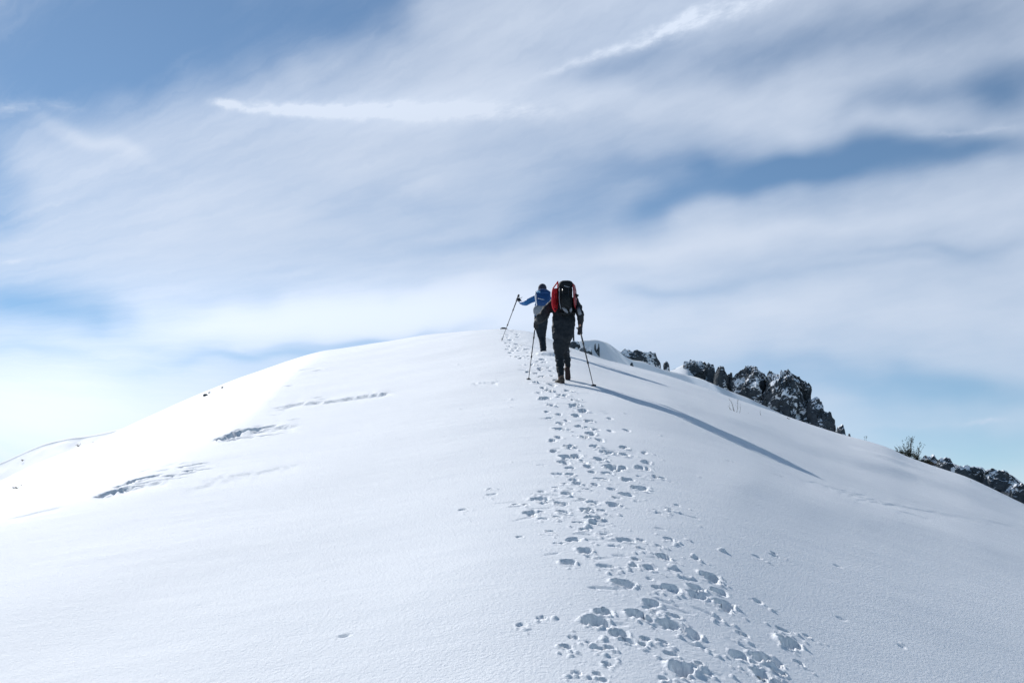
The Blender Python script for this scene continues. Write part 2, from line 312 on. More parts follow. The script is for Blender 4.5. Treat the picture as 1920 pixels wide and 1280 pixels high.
for k in range(2000):
    if random.random()<.85:
        px,py,w,st=random.choice(PR); q,r=hit(px,py); W=w*q[1]/F; cx,cy=q[0]+random.gauss(.1*W,.45*W+.02),q[1]-.95*W-abs(random.gauss(0,.2*W+.03))
    else:
        py=640+640*random.random(); q,r=hit(track(py)+random.gauss(0,90),py); cx,cy=q[0],q[1]
    rad=.006+.015*random.random()**2.5; rad*=max(1,r/10); lump(cx,cy,rad,rad*random.uniform(.5,.9),k*1.7)
for px,py,rad in [(1355,1035,.028),(1350,1034,.02),(1107,980,.04),(1102,988,.03),(1265,1066,.028),(1258,1062,.024),(1300,1042,.02),(1690,1205,.012),(1450,1040,.012),(1325,1108,.018)]:
    q,r=hit(px,py); lump(q[0],q[1],rad,rad*.9,px)
q,r=hit(1025,665); 
for dx,dy,rr,h in [(0,-.15,.3,.09),(.25,0,.25,.05),(-.2,.05,.2,.05)]: lump(q[0]+dx,q[1]+dy,rr,h,dx*9)
Z+=DN+UP*(1-.9*sst(0,.02,-DN))
def ground_mesh():
    nr,na=Z.shape; co=np.stack([X,Y,Z],-1).reshape(-1,3)
    i=np.arange(nr-1)[:,None]*na; j=np.arange(na)[None,:]; j2=(j+1)%na
    f=np.stack([i+j,i+j2,i+na+j2,i+na+j],-1).reshape(-1,4)
    cv=len(co); co=np.vstack([co,[[0,0,Z[0].mean()]]])
    t=np.stack([np.full(na,cv),(np.arange(na)+1)%na,np.arange(na)],-1)
    me=bpy.data.meshes.new('snow_slope'); nq=len(f); nt_=len(t)
    me.vertices.add(len(co)); me.vertices.foreach_set('co',co.astype(np.float32).ravel())
    me.loops.add(nq*4+nt_*3); me.loops.foreach_set('vertex_index',np.concatenate([f[:,::-1].ravel(),t[:,::-1].ravel()]).astype(np.int32))
    me.polygons.add(nq+nt_); me.polygons.foreach_set('loop_start',np.concatenate([np.arange(nq)*4,nq*4+np.arange(nt_)*3]).astype(np.int32))
    me.update(calc_edges=True); me.validate()
    return me
def gz(x,y):
    a=math.atan2(x,y); r=math.hypot(x,y); i=min(np.searchsorted(rs_,r),len(rs_)-1); j=min(np.searchsorted(azs,a),len(azs)-1); return float(Z[i,j])

# ------------------------------------------------------------------ camera, sun, sky
cam=bpy.data.cameras.new('camera'); co=bpy.data.objects.new('camera',cam); COL_.objects.link(co); scn.camera=co
cam.sensor_width=36; cam.lens=35; cam.clip_start=.05; cam.clip_end=20000
co.location=(0,0,0); co.rotation_euler=(math.pi/2+PIT,0,0)
SAZ,SEL=-36.0,36.9
sl=bpy.data.lights.new('sun','SUN'); so=bpy.data.objects.new('sun',sl); COL_.objects.link(so)
sl.energy=4.2; sl.angle=math.radians(.5); sl.color=(1,.975,.94)
sd=Vector((math.sin(math.radians(SAZ))*math.cos(math.radians(SEL)),math.cos(math.radians(SAZ))*math.cos(math.radians(SEL)),math.sin(math.radians(SEL))))
so.rotation_euler=sd.to_track_quat('Z','Y').to_euler(); so.location=sd*50
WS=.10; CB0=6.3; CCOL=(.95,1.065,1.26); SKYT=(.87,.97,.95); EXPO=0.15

# ------------------------------------------------------------------ sky: Nishita blue with cirrus laid over it by direction
w=bpy.data.worlds.new('World'); scn.world=w; w.use_nodes=True; nt=w.node_tree; N=nt.nodes; L=nt.links; N.clear()
def nd(t,**k):
    n=N.new(t)
    for a,b in k.items(): setattr(n,a,b)
    return n
def mth(op,a,b=None,c=None,clamp=False):
    n=nd('ShaderNodeMath',operation=op,use_clamp=clamp)
    for i,v in enumerate((a,b,c)):
        if v is None: continue
        if isinstance(v,(int,float)): n.inputs[i].default_value=v
        else: L.new(v,n.inputs[i])
    return n.outputs[0]
sky=nd('ShaderNodeTexSky',sky_type='NISHITA'); sky.sun_disc=False; sky.sun_elevation=math.radians(SEL); sky.sun_rotation=math.radians(SAZ)
sky.altitude=2200; sky.air_density=1.0; sky.dust_density=.15; sky.ozone_density=1.6
tc=nd('ShaderNodeTexCoord'); sp=nd('ShaderNodeSeparateXYZ'); L.new(tc.outputs['Generated'],sp.inputs[0])
az_=mth('MULTIPLY',mth('ARCTAN2',sp.outputs[0],sp.outputs[1]),180/math.pi)
el_=mth('MULTIPLY',mth('ARCSINE',sp.outputs[2]),180/math.pi)
cb=nd('ShaderNodeCombineXYZ'); L.new(az_,cb.inputs[0]); L.new(el_,cb.inputs[1]); P0=cb.outputs[0]
def tex(scale,rot,detail,rough,dist=0,off=(0,0,0),src=P0,sz=(1,1,1)):
    mp=nd('ShaderNodeMapping'); mp.inputs['Rotation'].default_value=(0,0,math.radians(rot)); mp.inputs['Scale'].default_value=(1,1,1); mp.inputs['Location'].default_value=off
    L.new(src,mp.inputs[0])
    m2=nd('ShaderNodeMapping'); m2.inputs['Scale'].default_value=sz; L.new(mp.outputs[0],m2.inputs[0])
    t=nd('ShaderNodeTexNoise'); t.inputs['Scale'].default_value=scale; t.inputs['Detail'].default_value=detail; t.inputs['Roughness'].default_value=rough; t.inputs['Distortion'].default_value=dist
    L.new(m2.outputs[0],t.inputs['Vector']); return t
# warp the coordinates so the drawn-out shapes get frayed edges
wt=tex(.16,0,2,.5); vm=nd('ShaderNodeVectorMath',operation='SUBTRACT'); L.new(wt.outputs['Color'],vm.inputs[0]); vm.inputs[1].default_value=(.5,.5,.5)
v2=nd('ShaderNodeVectorMath',operation='MULTIPLY'); L.new(vm.outputs[0],v2.inputs[0]); v2.inputs[1].default_value=(9,3.2,0)
v3=nd('ShaderNodeVectorMath',operation='ADD'); L.new(P0,v3.inputs[0]); L.new(v2.outputs[0],v3.inputs[1]); PW=v3.outputs[0]
wf=tex(.9,0,3,.6); vf=nd('ShaderNodeVectorMath',operation='SUBTRACT'); L.new(wf.outputs['Color'],vf.inputs[0]); vf.inputs[1].default_value=(.5,.5,.5)
vg=nd('ShaderNodeVectorMath',operation='MULTIPLY'); L.new(vf.outputs[0],vg.inputs[0]); vg.inputs[1].default_value=(1.6,.55,0)
vh=nd('ShaderNodeVectorMath',operation='ADD'); L.new(P0,vh.inputs[0]); L.new(vg.outputs[0],vh.inputs[1]); PF=vh.outputs[0]
def pdir(px,py):
    d=ray(px,py); d=d/np.linalg.norm(d); return math.degrees(math.atan2(d[0],d[1])),math.degrees(math.asin(d[2]))
def strokes(lst,start,src):
    acc=start
    for px,py,rx,ry,ang,amp in lst:
        a,e=pdir(px,py); c,s=math.cos(math.radians(ang)),math.sin(math.radians(ang))
        a1,e1=pdir(px+rx*c,py-rx*s); a0,e0=pdir(px-rx*c,py+rx*s); R=math.hypot(a1-a0,e1-e0)/2; th=math.atan2(e1-e0,a1-a0); r2=R*ry/rx
        mp=nd('ShaderNodeMapping',vector_type='TEXTURE'); mp.inputs['Location'].default_value=(a,e,0); mp.inputs['Rotation'].default_value=(0,0,th); mp.inputs['Scale'].default_value=(R,r2,1)
        L.new(src,mp.inputs[0]); ln=nd('ShaderNodeVectorMath',operation='DOT_PRODUCT'); L.new(mp.outputs[0],ln.inputs[0]); L.new(mp.outputs[0],ln.inputs[1])
        g=mth('EXPONENT',mth('MULTIPLY',ln.outputs['Value'],-1.1))
        acc=mth('MULTIPLY_ADD',g,amp,acc)
    return acc
# broad veil: (px,py,rx,ry,angle,amount) converted to compass direction and height; minus = clear air
VEIL=[(230,30,420,105,10,-.85),(120,150,300,90,14,-.5),(560,70,170,70,18,-.35),(720,-20,200,50,20,-.45),(10,300,90,60,0,-.5),(5,395,70,50,10,-.45),(90,570,170,42,-10,-.62),(20,590,100,60,0,-.25),
 (1560,302,330,36,3,-.85),(1330,352,180,34,18,-.7),(1780,285,220,22,4,-.2),(1890,165,150,45,10,-.65),(1680,190,160,30,10,-.25),(1600,60,300,60,12,-.22),(1850,40,160,70,0,-.18),(1180,115,160,28,15,-.22),(1450,95,200,35,15,-.2),
 (1740,735,330,42,-4,-.55),(1850,850,260,70,-10,-.55),(1500,680,160,22,-4,-.22),(520,672,170,16,3,-.45),(690,640,140,9,5,-.4),(330,655,120,14,-8,-.18),
 (1110,340,190,55,22,-.26),(1060,400,140,30,20,-.14),(720,372,150,30,0,-.2),(510,420,150,26,8,-.1),(850,455,140,22,8,-.1),(1270,532,150,13,2,-.2),(1760,468,200,13,6,-.2),(1650,500,160,10,8,-.1),(30,660,120,16,0,-.22),(60,840,100,12,-4,-.15),
 (960,90,260,110,28,.12),(1000,185,340,40,0,.16),(560,330,380,110,10,.12),(330,440,280,60,8,.14),(100,780,420,110,0,.6),(520,600,330,42,2,.5),(800,575,300,48,4,.4),(1150,620,420,60,0,.22),
 (1450,438,460,36,7,.2),(1250,465,300,20,6,.12),(1700,590,320,50,3,.12),(1300,590,300,30,4,.12),(1850,420,160,40,6,.08),(200,255,110,14,-38,.28),(120,290,110,60,-20,.1),(1500,235,420,20,-4,.1),(1300,180,260,26,-6,.12)]
FINE=[(15,205,42,20,0,.6),(115,200,40,12,-8,.38),(70,192,60,8,0,.2),(20,490,34,8,12,.5),(418,195,26,9,-12,.55),(455,201,42,11,-8,.6),(520,204,60,13,-4,.6),(610,208,100,14,-2,.62),(740,210,150,17,0,.55),(880,208,190,24,0,.45),(1040,215,160,20,0,.2),
 (1030,135,50,9,18,.25),(1090,114,60,10,19,.42),(1160,92,60,12,20,.5),(1225,70,55,16,26,.55),(1290,42,60,24,24,.6),(1370,18,80,24,18,.55),(1460,-5,80,18,14,.4),
 (1860,245,110,7,4,.3),(1760,252,120,6,0,.18),(1850,790,46,7,6,.4),(1700,797,150,8,3,.22),(420,655,110,9,-3,.2),(480,668,60,8,-12,.25)]
veil=strokes(VEIL,mth('ADD',0,.56),PW)
# filaments that fan gently up to the right
FA,FE=-42.0,9.0
sq=nd('ShaderNodeSeparateXYZ'); L.new(PF,sq.inputs[0])
da=mth('SUBTRACT',sq.outputs[0],FA); de=mth('SUBTRACT',sq.outputs[1],FE)
ang=mth('ARCTAN2',de,da); rad=mth('SQRT',mth('ADD',mth('MULTIPLY',da,da),mth('MULTIPLY',de,de)))
cf=nd('ShaderNodeCombineXYZ'); L.new(mth('MULTIPLY',rad,.045),cf.inputs[0]); L.new(mth('MULTIPLY',ang,10.0),cf.inputs[1]); FAN=cf.outputs[0]
def ftex(scale,detail,rough,off):
    mp=nd('ShaderNodeMapping'); mp.inputs['Location'].default_value=off; L.new(FAN,mp.inputs[0])
    t=nd('ShaderNodeTexNoise'); t.inputs['Scale'].default_value=scale; t.inputs['Detail'].default_value=detail; t.inputs['Roughness'].default_value=rough; L.new(mp.outputs[0],t.inputs['Vector']); return t.outputs['Fac']
f3=tex(.12,-6,2,.5,0,(7,3,0),sz=(.5,1,1))
for fac,amp in ((ftex(1.0,4,.6,(0,0,0)),.46),(ftex(3.4,4,.6,(5,2,0)),.42),(f3.outputs['Fac'],.22)):
    veil=mth('MULTIPLY_ADD',mth('SUBTRACT',fac,.5),amp,veil)
# cirrus thinned in the unseen sky overhead and behind, to deepen the shadows
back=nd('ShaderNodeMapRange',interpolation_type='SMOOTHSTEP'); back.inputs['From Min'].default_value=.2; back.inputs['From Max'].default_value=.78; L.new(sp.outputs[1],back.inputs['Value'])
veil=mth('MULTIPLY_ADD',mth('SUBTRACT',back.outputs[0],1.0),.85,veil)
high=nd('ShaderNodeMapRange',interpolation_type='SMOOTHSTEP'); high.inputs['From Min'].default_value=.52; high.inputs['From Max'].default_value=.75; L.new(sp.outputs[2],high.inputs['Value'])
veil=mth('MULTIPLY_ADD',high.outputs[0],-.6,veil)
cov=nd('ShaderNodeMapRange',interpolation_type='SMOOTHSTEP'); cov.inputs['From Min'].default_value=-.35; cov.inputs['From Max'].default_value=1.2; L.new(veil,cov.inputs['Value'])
fd=strokes(FINE,mth('ADD',0,0.0),PF)
f4=tex(1.6,-12,4,.65,0,sz=(.35,1,1)); fd=mth('MULTIPLY',fd,mth('MULTIPLY_ADD',f4.outputs['Fac'],2.2,-.15))
fdr=nd('ShaderNodeMapRange',interpolation_type='SMOOTHSTEP'); fdr.inputs['From Min'].default_value=.0; fdr.inputs['From Max'].default_value=1.5; L.new(fd,fdr.inputs['Value'])
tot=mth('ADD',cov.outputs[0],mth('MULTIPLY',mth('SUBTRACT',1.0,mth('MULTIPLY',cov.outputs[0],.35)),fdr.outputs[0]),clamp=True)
# cloud brightness: brighter toward the lower left
BR=[(40,770,520,170,0,2.6),(450,600,520,90,0,1.3),(900,580,420,80,0,.7),(650,205,330,40,0,.5),(100,400,500,260,0,.5),(1250,40,260,90,20,.6)]
br=strokes(BR,mth('ADD',0,CB0),P0)
cc=nd('ShaderNodeVectorMath',operation='SCALE'); cc.inputs[0].default_value=CCOL; L.new(br,cc.inputs['Scale'])
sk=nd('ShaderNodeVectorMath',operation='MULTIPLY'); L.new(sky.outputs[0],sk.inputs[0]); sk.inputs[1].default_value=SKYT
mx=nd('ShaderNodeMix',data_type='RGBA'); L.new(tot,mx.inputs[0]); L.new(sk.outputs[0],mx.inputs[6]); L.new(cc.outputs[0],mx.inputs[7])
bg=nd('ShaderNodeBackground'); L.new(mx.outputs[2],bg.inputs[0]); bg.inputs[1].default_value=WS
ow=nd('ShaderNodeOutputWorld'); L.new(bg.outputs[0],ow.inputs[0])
w.cycles.sampling_method='MANUAL'; w.cycles.sample_map_resolution=512
scn.cycles.max_bounces=4; scn.cycles.diffuse_bounces=3; scn.cycles.glossy_bounces=1
scn.view_settings.view_transform='Standard'; scn.view_settings.look='None'; scn.view_settings.gamma=1; scn.view_settings.exposure=EXPO

# ------------------------------------------------------------------ snow ridges beyond the crest
def crest_mesh(name,pts,slope_f,slope_b,depth,seed,rough=.12,step=.25,lip=0,rows=26,low=-6,label='',mt=None,face=None):
    """a ridge of snow: pts are (px,py,range) of its skyline"""
    P=[]
    for (x0,y0,r0),(x1,y1,r1) in zip(pts[:-1],pts[1:]):
        n=max(2,int(math.hypot(x1-x0,y1-y0)/2.5))
        for k in range(n): t=k/n; P.append((x0+(x1-x0)*t,y0+(y1-y0)*t,r0+(r1-r0)*t))
    P.append(pts[-1])
    C=[]
    for px,py,r in P:
        d=ray(px,py); h=math.hypot(d[0],d[1]); C.append(d*(r/h))
    C=np.array(C); n=len(C); g_=np.exp(-.5*(np.arange(-4,5)/1.8)**2); g_/=g_.sum()
    for a in (0,1,2): C[:,a]=np.convolve(np.pad(C[:,a],4,'reflect',reflect_type='odd'),g_,'valid')
    T=np.gradient(C[:,:2],axis=0); T/=np.linalg.norm(T,axis=1)[:,None]+1e-9
    Nf=np.stack([T[:,1],-T[:,0]],-1)                     # toward the viewer
    k=np.exp(-.5*(np.arange(-12,13)/5.)**2);k/=k.sum()
    for a in (0,1): Nf[:,a]=np.convolve(np.pad(Nf[:,a],12,'edge'),k,'valid')
    Nf/=np.linalg.norm(Nf,axis=1)[:,None]
    if (Nf*C[:,:2]).sum()>0: Nf=-Nf
    mN=Nf.mean(0) if face is None else np.array(face); mN/=np.linalg.norm(mN); Nf=Nf*.12+mN*.88; Nf/=np.linalg.norm(Nf,axis=1)[:,None]
    vs=[];fs=[]
    offs=list(np.linspace(0,1,rows)**1.5*depth)
    allo=[-o for o in offs[::-1][:-1]]+offs               # back .. crest .. front
    for o in allo:
        if o<=0: z=C[:,2]+o*slope_b-(.05 if o<0 else 0)
        else: z=C[:,2]-(o*slope_f)*(o/(o+.35))-lip*(1-math.exp(-o/.18))
        xy=C[:,:2]+Nf*o
        nz=fbm(xy[:,0]*.35+seed,xy[:,1]*.35+o*.2,4)*rough*min(1,abs(o)/1.2)*2.2
        vs.append(np.column_stack([xy,z+nz]))
    V=np.vstack(vs); R=len(allo)
    for i in range(R-1):
        for j in range(n-1): fs.append((i*n+j,i*n+j+1,(i+1)*n+j+1,(i+1)*n+j))
    me=bpy.data.meshes.new(name); me.from_pydata(V.tolist(),[],fs); me.update()
    if me.polygons[len(fs)//2].normal.z<0: me.flip_normals()
    return tag(link(name,me,mt or SNOW),label,None,None,'structure')
crest_mesh('shaded_ridge',[(1030,668,78),(1050,655,77),(1064,648,76),(1085,638,75),(1100,637.5,75),(1115,636,75),(1126,639,75),(1136,641,74.5),(1148,650,74),(1158,657,73.5),(1170,668,73),(1185,675,72.5),(1205,677,72),(1220,684,71.5),(1240,692,71),(1262,697,70.5),(1285,702,70),(1310,708,69),(1335,719,68),(1360,730,68),(1400,745,67),(1470,778,66),(1560,818,65),(1640,850,64)],1.2,.6,16,3,.035,label='steep shaded snow bank under the rock crags',face=(.62,-.78))
crest_mesh('snow_shoulder',[(1240,700,72.5),(1252,697,72.5),(1262,693,72.5),(1270,689,72.5),(1278,685,72.5),(1286,682,72.5),(1296,684,72.5),(1310,700,72.5)],.85,.5,9,9,.03,label='sunlit snow shoulder beside the crags')
crest_mesh('far_shaded_ridge',[(1690,876,50),(1735,861,50),(1770,862,49.5),(1792,871,49),(1815,878,49),(1840,881,48.5),(1855,880,48.5),(1868,880,48),(1882,883,48),(1896,892,47.5),(1908,903,47),(1920,912,47),(1950,932,46),(2010,975,45)],1.2,.6,10,5,.04,label='low snowy rise at the right edge',face=(.62,-.78))
crest_mesh('sunlit_ridge',[(-170,965,104),(-60,893,104),(0,867,104),(13,862,104),(57,842,104),(82,832,104),(100,827,104),(133,820,103.8),(155,818,103.5),(185,813,103),(213,807,102.5),(250,798,102),(330,770,101)],.36,.45,22,6,.05,lip=.22,label='sunlit snow ridge beyond the left flank')

# ------------------------------------------------------------------ rock crags
def crag(pts,rng_,label,base_py,seed,thick=.45,amp=.125,group='rock crags above the snow',name='rock_crag',cat='rock',res=.068,jag=.5):
    """pts: skyline (px,py) left to right; base_py: where it goes into the snow (list of two, left/right)"""
    pts=sorted(pts); x0,x1=pts[0][0],pts[-1][0]; Rm=rng_; s=Rm/F
    d0=ray((x0+x1)/2,pts[0][1]); yd=Rm*d0[1]/math.hypot(d0[0],d0[1])
    def w(px,py): d=ray(px,py); return d*(yd/d[1])
    nu=max(10,int((x1-x0)*yd/F/res)); xs=np.linspace(x0,x1,nu)
    tops=np.interp(xs,[p[0] for p in pts],[p[1] for p in pts]); bots=np.interp(xs,[x0,x1],base_py)
    Hmax=(bots-tops).max()*yd/F; D=max(thick*Hmax,.12); nv=max(16,int(2.4*(Hmax+D)/res))
    V=[];Fc=[]
    for i,px in enumerate(xs):
        T=w(px,tops[i]); B=w(px,bots[i]+6); e=max(0.0,math.sin(math.pi*(i+.5)/nu))**.5
        for j in range(nv):
            a=math.pi*j/(nv-1); c=math.cos(a); sn=max(0.0,math.sin(a))
            z=B[2]+(T[2]-B[2])*sn**.8; y=yd-D*c*e*(.35+.65*(1-sn*.55))
            p=Vector((T[0],y,z)); q=p*1.0
            n1=mnoise.noise_vector(Vector((p.x*.9+seed,p.y*.9,p.z*.45)))
            n2=mnoise.noise_vector(Vector((p.x*2.6+seed,p.y*2.6,p.z*1.4)))
            n3=mnoise.noise_vector(Vector((p.x*7+seed,p.y*7,p.z*4)))
            cell=mnoise.cell_vector(Vector((p.x*2.1+seed,p.y*2.1,p.z*1.1+px*.01)))-Vector((.5,.5,.5))
            cell2=mnoise.cell_vector(Vector((p.x*5.3+seed,p.y*5.3,p.z*2.7)))-Vector((.5,.5,.5))
            k=amp*Hmax
            q+=Vector((n1.x*.5,n1.y*1.8,n1.z*.25))*k+Vector((n2.x*.5,n2.y*1.2,n2.z*.4))*k*.5+n3*k*.22+Vector((cell.x*.4,cell.y*1.3,cell.z*.5))*k*.75+Vector((cell2.x*.4,cell2.y*.8,cell2.z*.8))*k*.42
            q.z+=jag*k*n3.z*sn
            V.append(q)
    for i in range(nu-1):
        for j in range(nv-1): a=i*nv+j; Fc.append((a,a+1,a+nv+1,a+nv))
    Fc.append(tuple(range(nv))[::-1]); Fc.append(tuple((nu-1)*nv+j for j in range(nv)))
    bx=w((x0+x1)/2,max(bots)); me=bpy.data.meshes.new(name); me.from_pydata([tuple(v-Vector(bx)) for v in V],[],Fc); me.update()
    bm=bmesh.new(); bm.from_mesh(me); bmesh.ops.recalc_face_normals(bm,faces=bm.faces); bm.to_mesh(me); bm.free()
    o=link(name,me,ROCK,None,False); o.location=bx
    return tag(o,label,cat,group)
Z5=lambda l:[(1270+x/5.818,660+y/5.818) for x,y in l]
Z6=lambda l:[(1060+x/8.,620+y/8.) for x,y in l]
Z4=lambda l:[(1520+x/4.795,760+y/4.795) for x,y in l]
crag(Z5([(62,205),(75,95),(100,120),(125,105),(170,85),(215,100),(245,118),(280,100),(310,125),(330,170)]),72,'broad snow-dusted crag at the left end of the main rock wall',(712,732),1.3)
crag(Z5([(300,190),(325,150),(345,115),(360,135),(388,145),(402,210),(410,330),(420,390)]),71,'dark pinnacle leaning on the right side of the broad left crag',(728,742),5.1,.4)
crag(Z5([(398,260),(402,215),(430,180),(465,168),(490,172),(515,205),(532,250),(538,300),(545,380)]),70,'rounded rock tooth with a snowy cap left of the narrow spire',(740,745),8.7,.5)
crag(Z5([(535,330),(548,270),(570,240),(602,222),(606,270),(612,320),(616,400)]),70.5,'narrow pointed rock spire left of the pyramid crag',(742,750),11.2,.35)
crag(Z5([(606,330),(615,290),(640,258),(700,205),(740,165),(790,155),(815,150),(850,165),(900,215),(940,250),(968,275),(975,330)]),69,'pyramid-shaped crag with a snow streak down its left side',(748,778),14.9,.5,.11)
crag(Z5([(975,330),(985,250),(992,215),(1010,210),(1020,225),(1026,285)]),68.6,'short rock finger between the pyramid crag and the large crag',(770,775),17.1,.3)
crag(Z5([(1030,320),(1038,255),(1050,225),(1062,232),(1070,262),(1072,330)]),68.3,'small rock finger beside the peak of the large crag',(772,776),19.9,.3)
crag(Z5([(955,430),(975,330),(1010,290),(1070,290),(1100,240),(1130,252),(1165,218),(1225,215),(1260,245),(1300,285),(1340,330),(1400,350),(1435,380),(1450,430),(1455,520)]),67.5,'large crag with a wide snow patch under its peak',(780,806),23.3,.5,.12)
crag(Z5([(1440,530),(1460,495),(1500,505),(1530,495),(1562,505),(1560,550),(1585,575),(1592,650),(1600,720)]),66,'stepped dark buttress on the right side of the large crag',(800,822),27.7,.45)
crag(Z5([(1580,700),(1605,665),(1640,650),(1670,640),(1675,700),(1700,715),(1705,780),(1712,820)]),65,'lower jagged buttress at the right end of the rock wall',(815,830),31.1,.45)
crag(Z5([(1738,870),(1755,820),(1785,790),(1808,785),(1825,820),(1832,900)]),60,'single boulder standing right of the rock wall',(822,828),34.4,.6)
crag(Z5([(1862,925),(1870,885),(1876,878),(1888,920)]),58,'tiny stone sticking out of the snow right of the single boulder',(826,828),37.7,.5,res=.04)
crag(Z6([(790,345),(800,320),(840,320),(865,295),(895,275),(930,300),(980,295),(1000,320),(1060,295),(1110,305),(1180,325),(1230,330),(1270,310),(1300,325),(1345,325),(1360,380),(1385,430),(1410,470),(1425,560)]),74,'flat-topped ledge with snow on its top nearest the hikers',(668,697),41.1,.5,.12)
crag(Z6([(1468,520),(1472,475),(1490,462),(1510,455),(1535,465),(1560,500),(1568,565)]),73,'small split rock between the snow-topped ledge and the main rock wall',(692,694),44.4,.5)
crag(Z6([(50,215),(75,175),(120,150),(160,160),(190,150),(215,200),(225,245),(235,290)]),73.5,'dark rocky outcrop behind the trekking pole of the front hiker',(655,660),47.7,.4)
crag(Z6([(190,300),(215,262),(250,270),(290,245),(320,280),(350,255),(380,225),(390,280),(400,360)]),72.5,'broken rocks on the shaded bank below the dark outcrop',(662,672),51.1,.4)
crag(Z6([(440,205),(455,178),(480,165),(505,180),(512,205),(495,225),(480,260),(485,300),(478,340)]),73.2,'small dark rock high on the shaded bank',(648,664),54.4,.2)
crag(Z6([(975,500),(990,475),(1015,478),(1025,505),(1015,540)]),70,'lone dark rock low on the shaded bank',(684,690),57.7,.3)
g2='rocks on the low rise at the right edge'
crag(Z4([(1000,500),(1018,468),(1030,450),(1048,440),(1062,452),(1072,468),(1085,455),(1102,441),(1118,452),(1126,478),(1150,490),(1160,540)]),48.5,'pair of dark knobs just right of the bushy shrub',(878,884),61,.6,.19,group=g2,res=.05)
crag(Z4([(1130,530),(1150,490),(1170,478),(1190,470),(1205,463),(1222,478),(1240,476),(1258,482),(1266,515),(1300,540),(1340,580)]),48,'blocky boulder in the middle of the low rise',(880,894),64,.6,.19,group=g2,res=.05)
crag(Z4([(1300,585),(1318,560),(1332,538),(1350,545),(1368,532),(1395,545),(1425,546),(1445,562),(1475,558),(1505,552),(1540,562),(1565,580),(1600,600),(1640,680)]),47,'long low dark rock left of the snowy hump at the right edge',(890,915),67,.6,.19,group=g2,res=.05)
crag(Z4([(1540,640),(1575,592),(1600,582),(1660,578),(1700,588),(1745,592),(1790,622),(1830,655),(1860,690),(1900,740)]),46.8,'snow-covered hump of rock at the right edge',(908,935),70,.8,.19,group=g2,res=.05)
crag(Z4([(1800,760),(1835,722),(1862,712),(1880,698),(1895,695),(1905,712),(1930,735),(1990,790),(2050,850)]),46,'dark boulder cut by the right edge of the view',(930,965),73,.6,.19,group=g2,res=.05)

# stones on the main snow slope
STONE=mat('stone_dark',(.06,.065,.07),.9,.2,8,.4,.6,20)
def stone(px,py,wpx,hpx,label,group,dr=0):
    q,r=hit(px,py); q=q*(1+dr/ r); s=q[1]/F; m=MB(); a=wpx*s/2; h=hpx*s; rr=[]
    for i in range(1,6):
        t=math.pi*i/6; rr.append([(a*math.sin(t)*math.cos(2*math.pi*k/9)*(1+.3*math.sin(k*2.3+px)),a*.7*math.sin(t)*math.sin(2*math.pi*k/9)*(1+.2*math.cos(k*3.1+py)),-h*math.cos(t)) for k in range(9)])
    m.rings(rr); o=m.build('stone',STONE,None,False); o.location=q; tag(o,label,'stone',group); return o
stone(944,616,12,3.2,'flat dark stone on the skyline behind the raised trekking pole',None)
stone(385,741,8,3.2,'lower dark stone on the skyline of the left flank','stones on the left skyline')
stone(393,736,5,1.6,'thin middle stone on the skyline of the left flank','stones on the left skyline')
stone(417,726.5,3.5,2,'uppermost tiny stone on the skyline of the left flank','stones on the left skyline')
# post on the far ridge
WOOD=mat('grey_wood',(.05,.055,.06),.9,.2,10,.3)
d=ray(1075.6,645); b=Vector(d*(73.5/d[1])); po=empty('wooden_post',b,'dark upright post on the rocks right behind the front hiker','post')
MB().tube([b,b+Vector((0,0,.95))],[.075,.062],7).build('shaft',WOOD,po)
MB().rings([[b+Vector((.07*math.cos(a)*s_,.07*math.sin(a)*s_,z_)) for a in [i*math.pi/4 for i in range(8)]] for s_,z_ in ((1.1,.95),(1.1,.98),(.4,1.02))]).build('cap',WOOD,po)

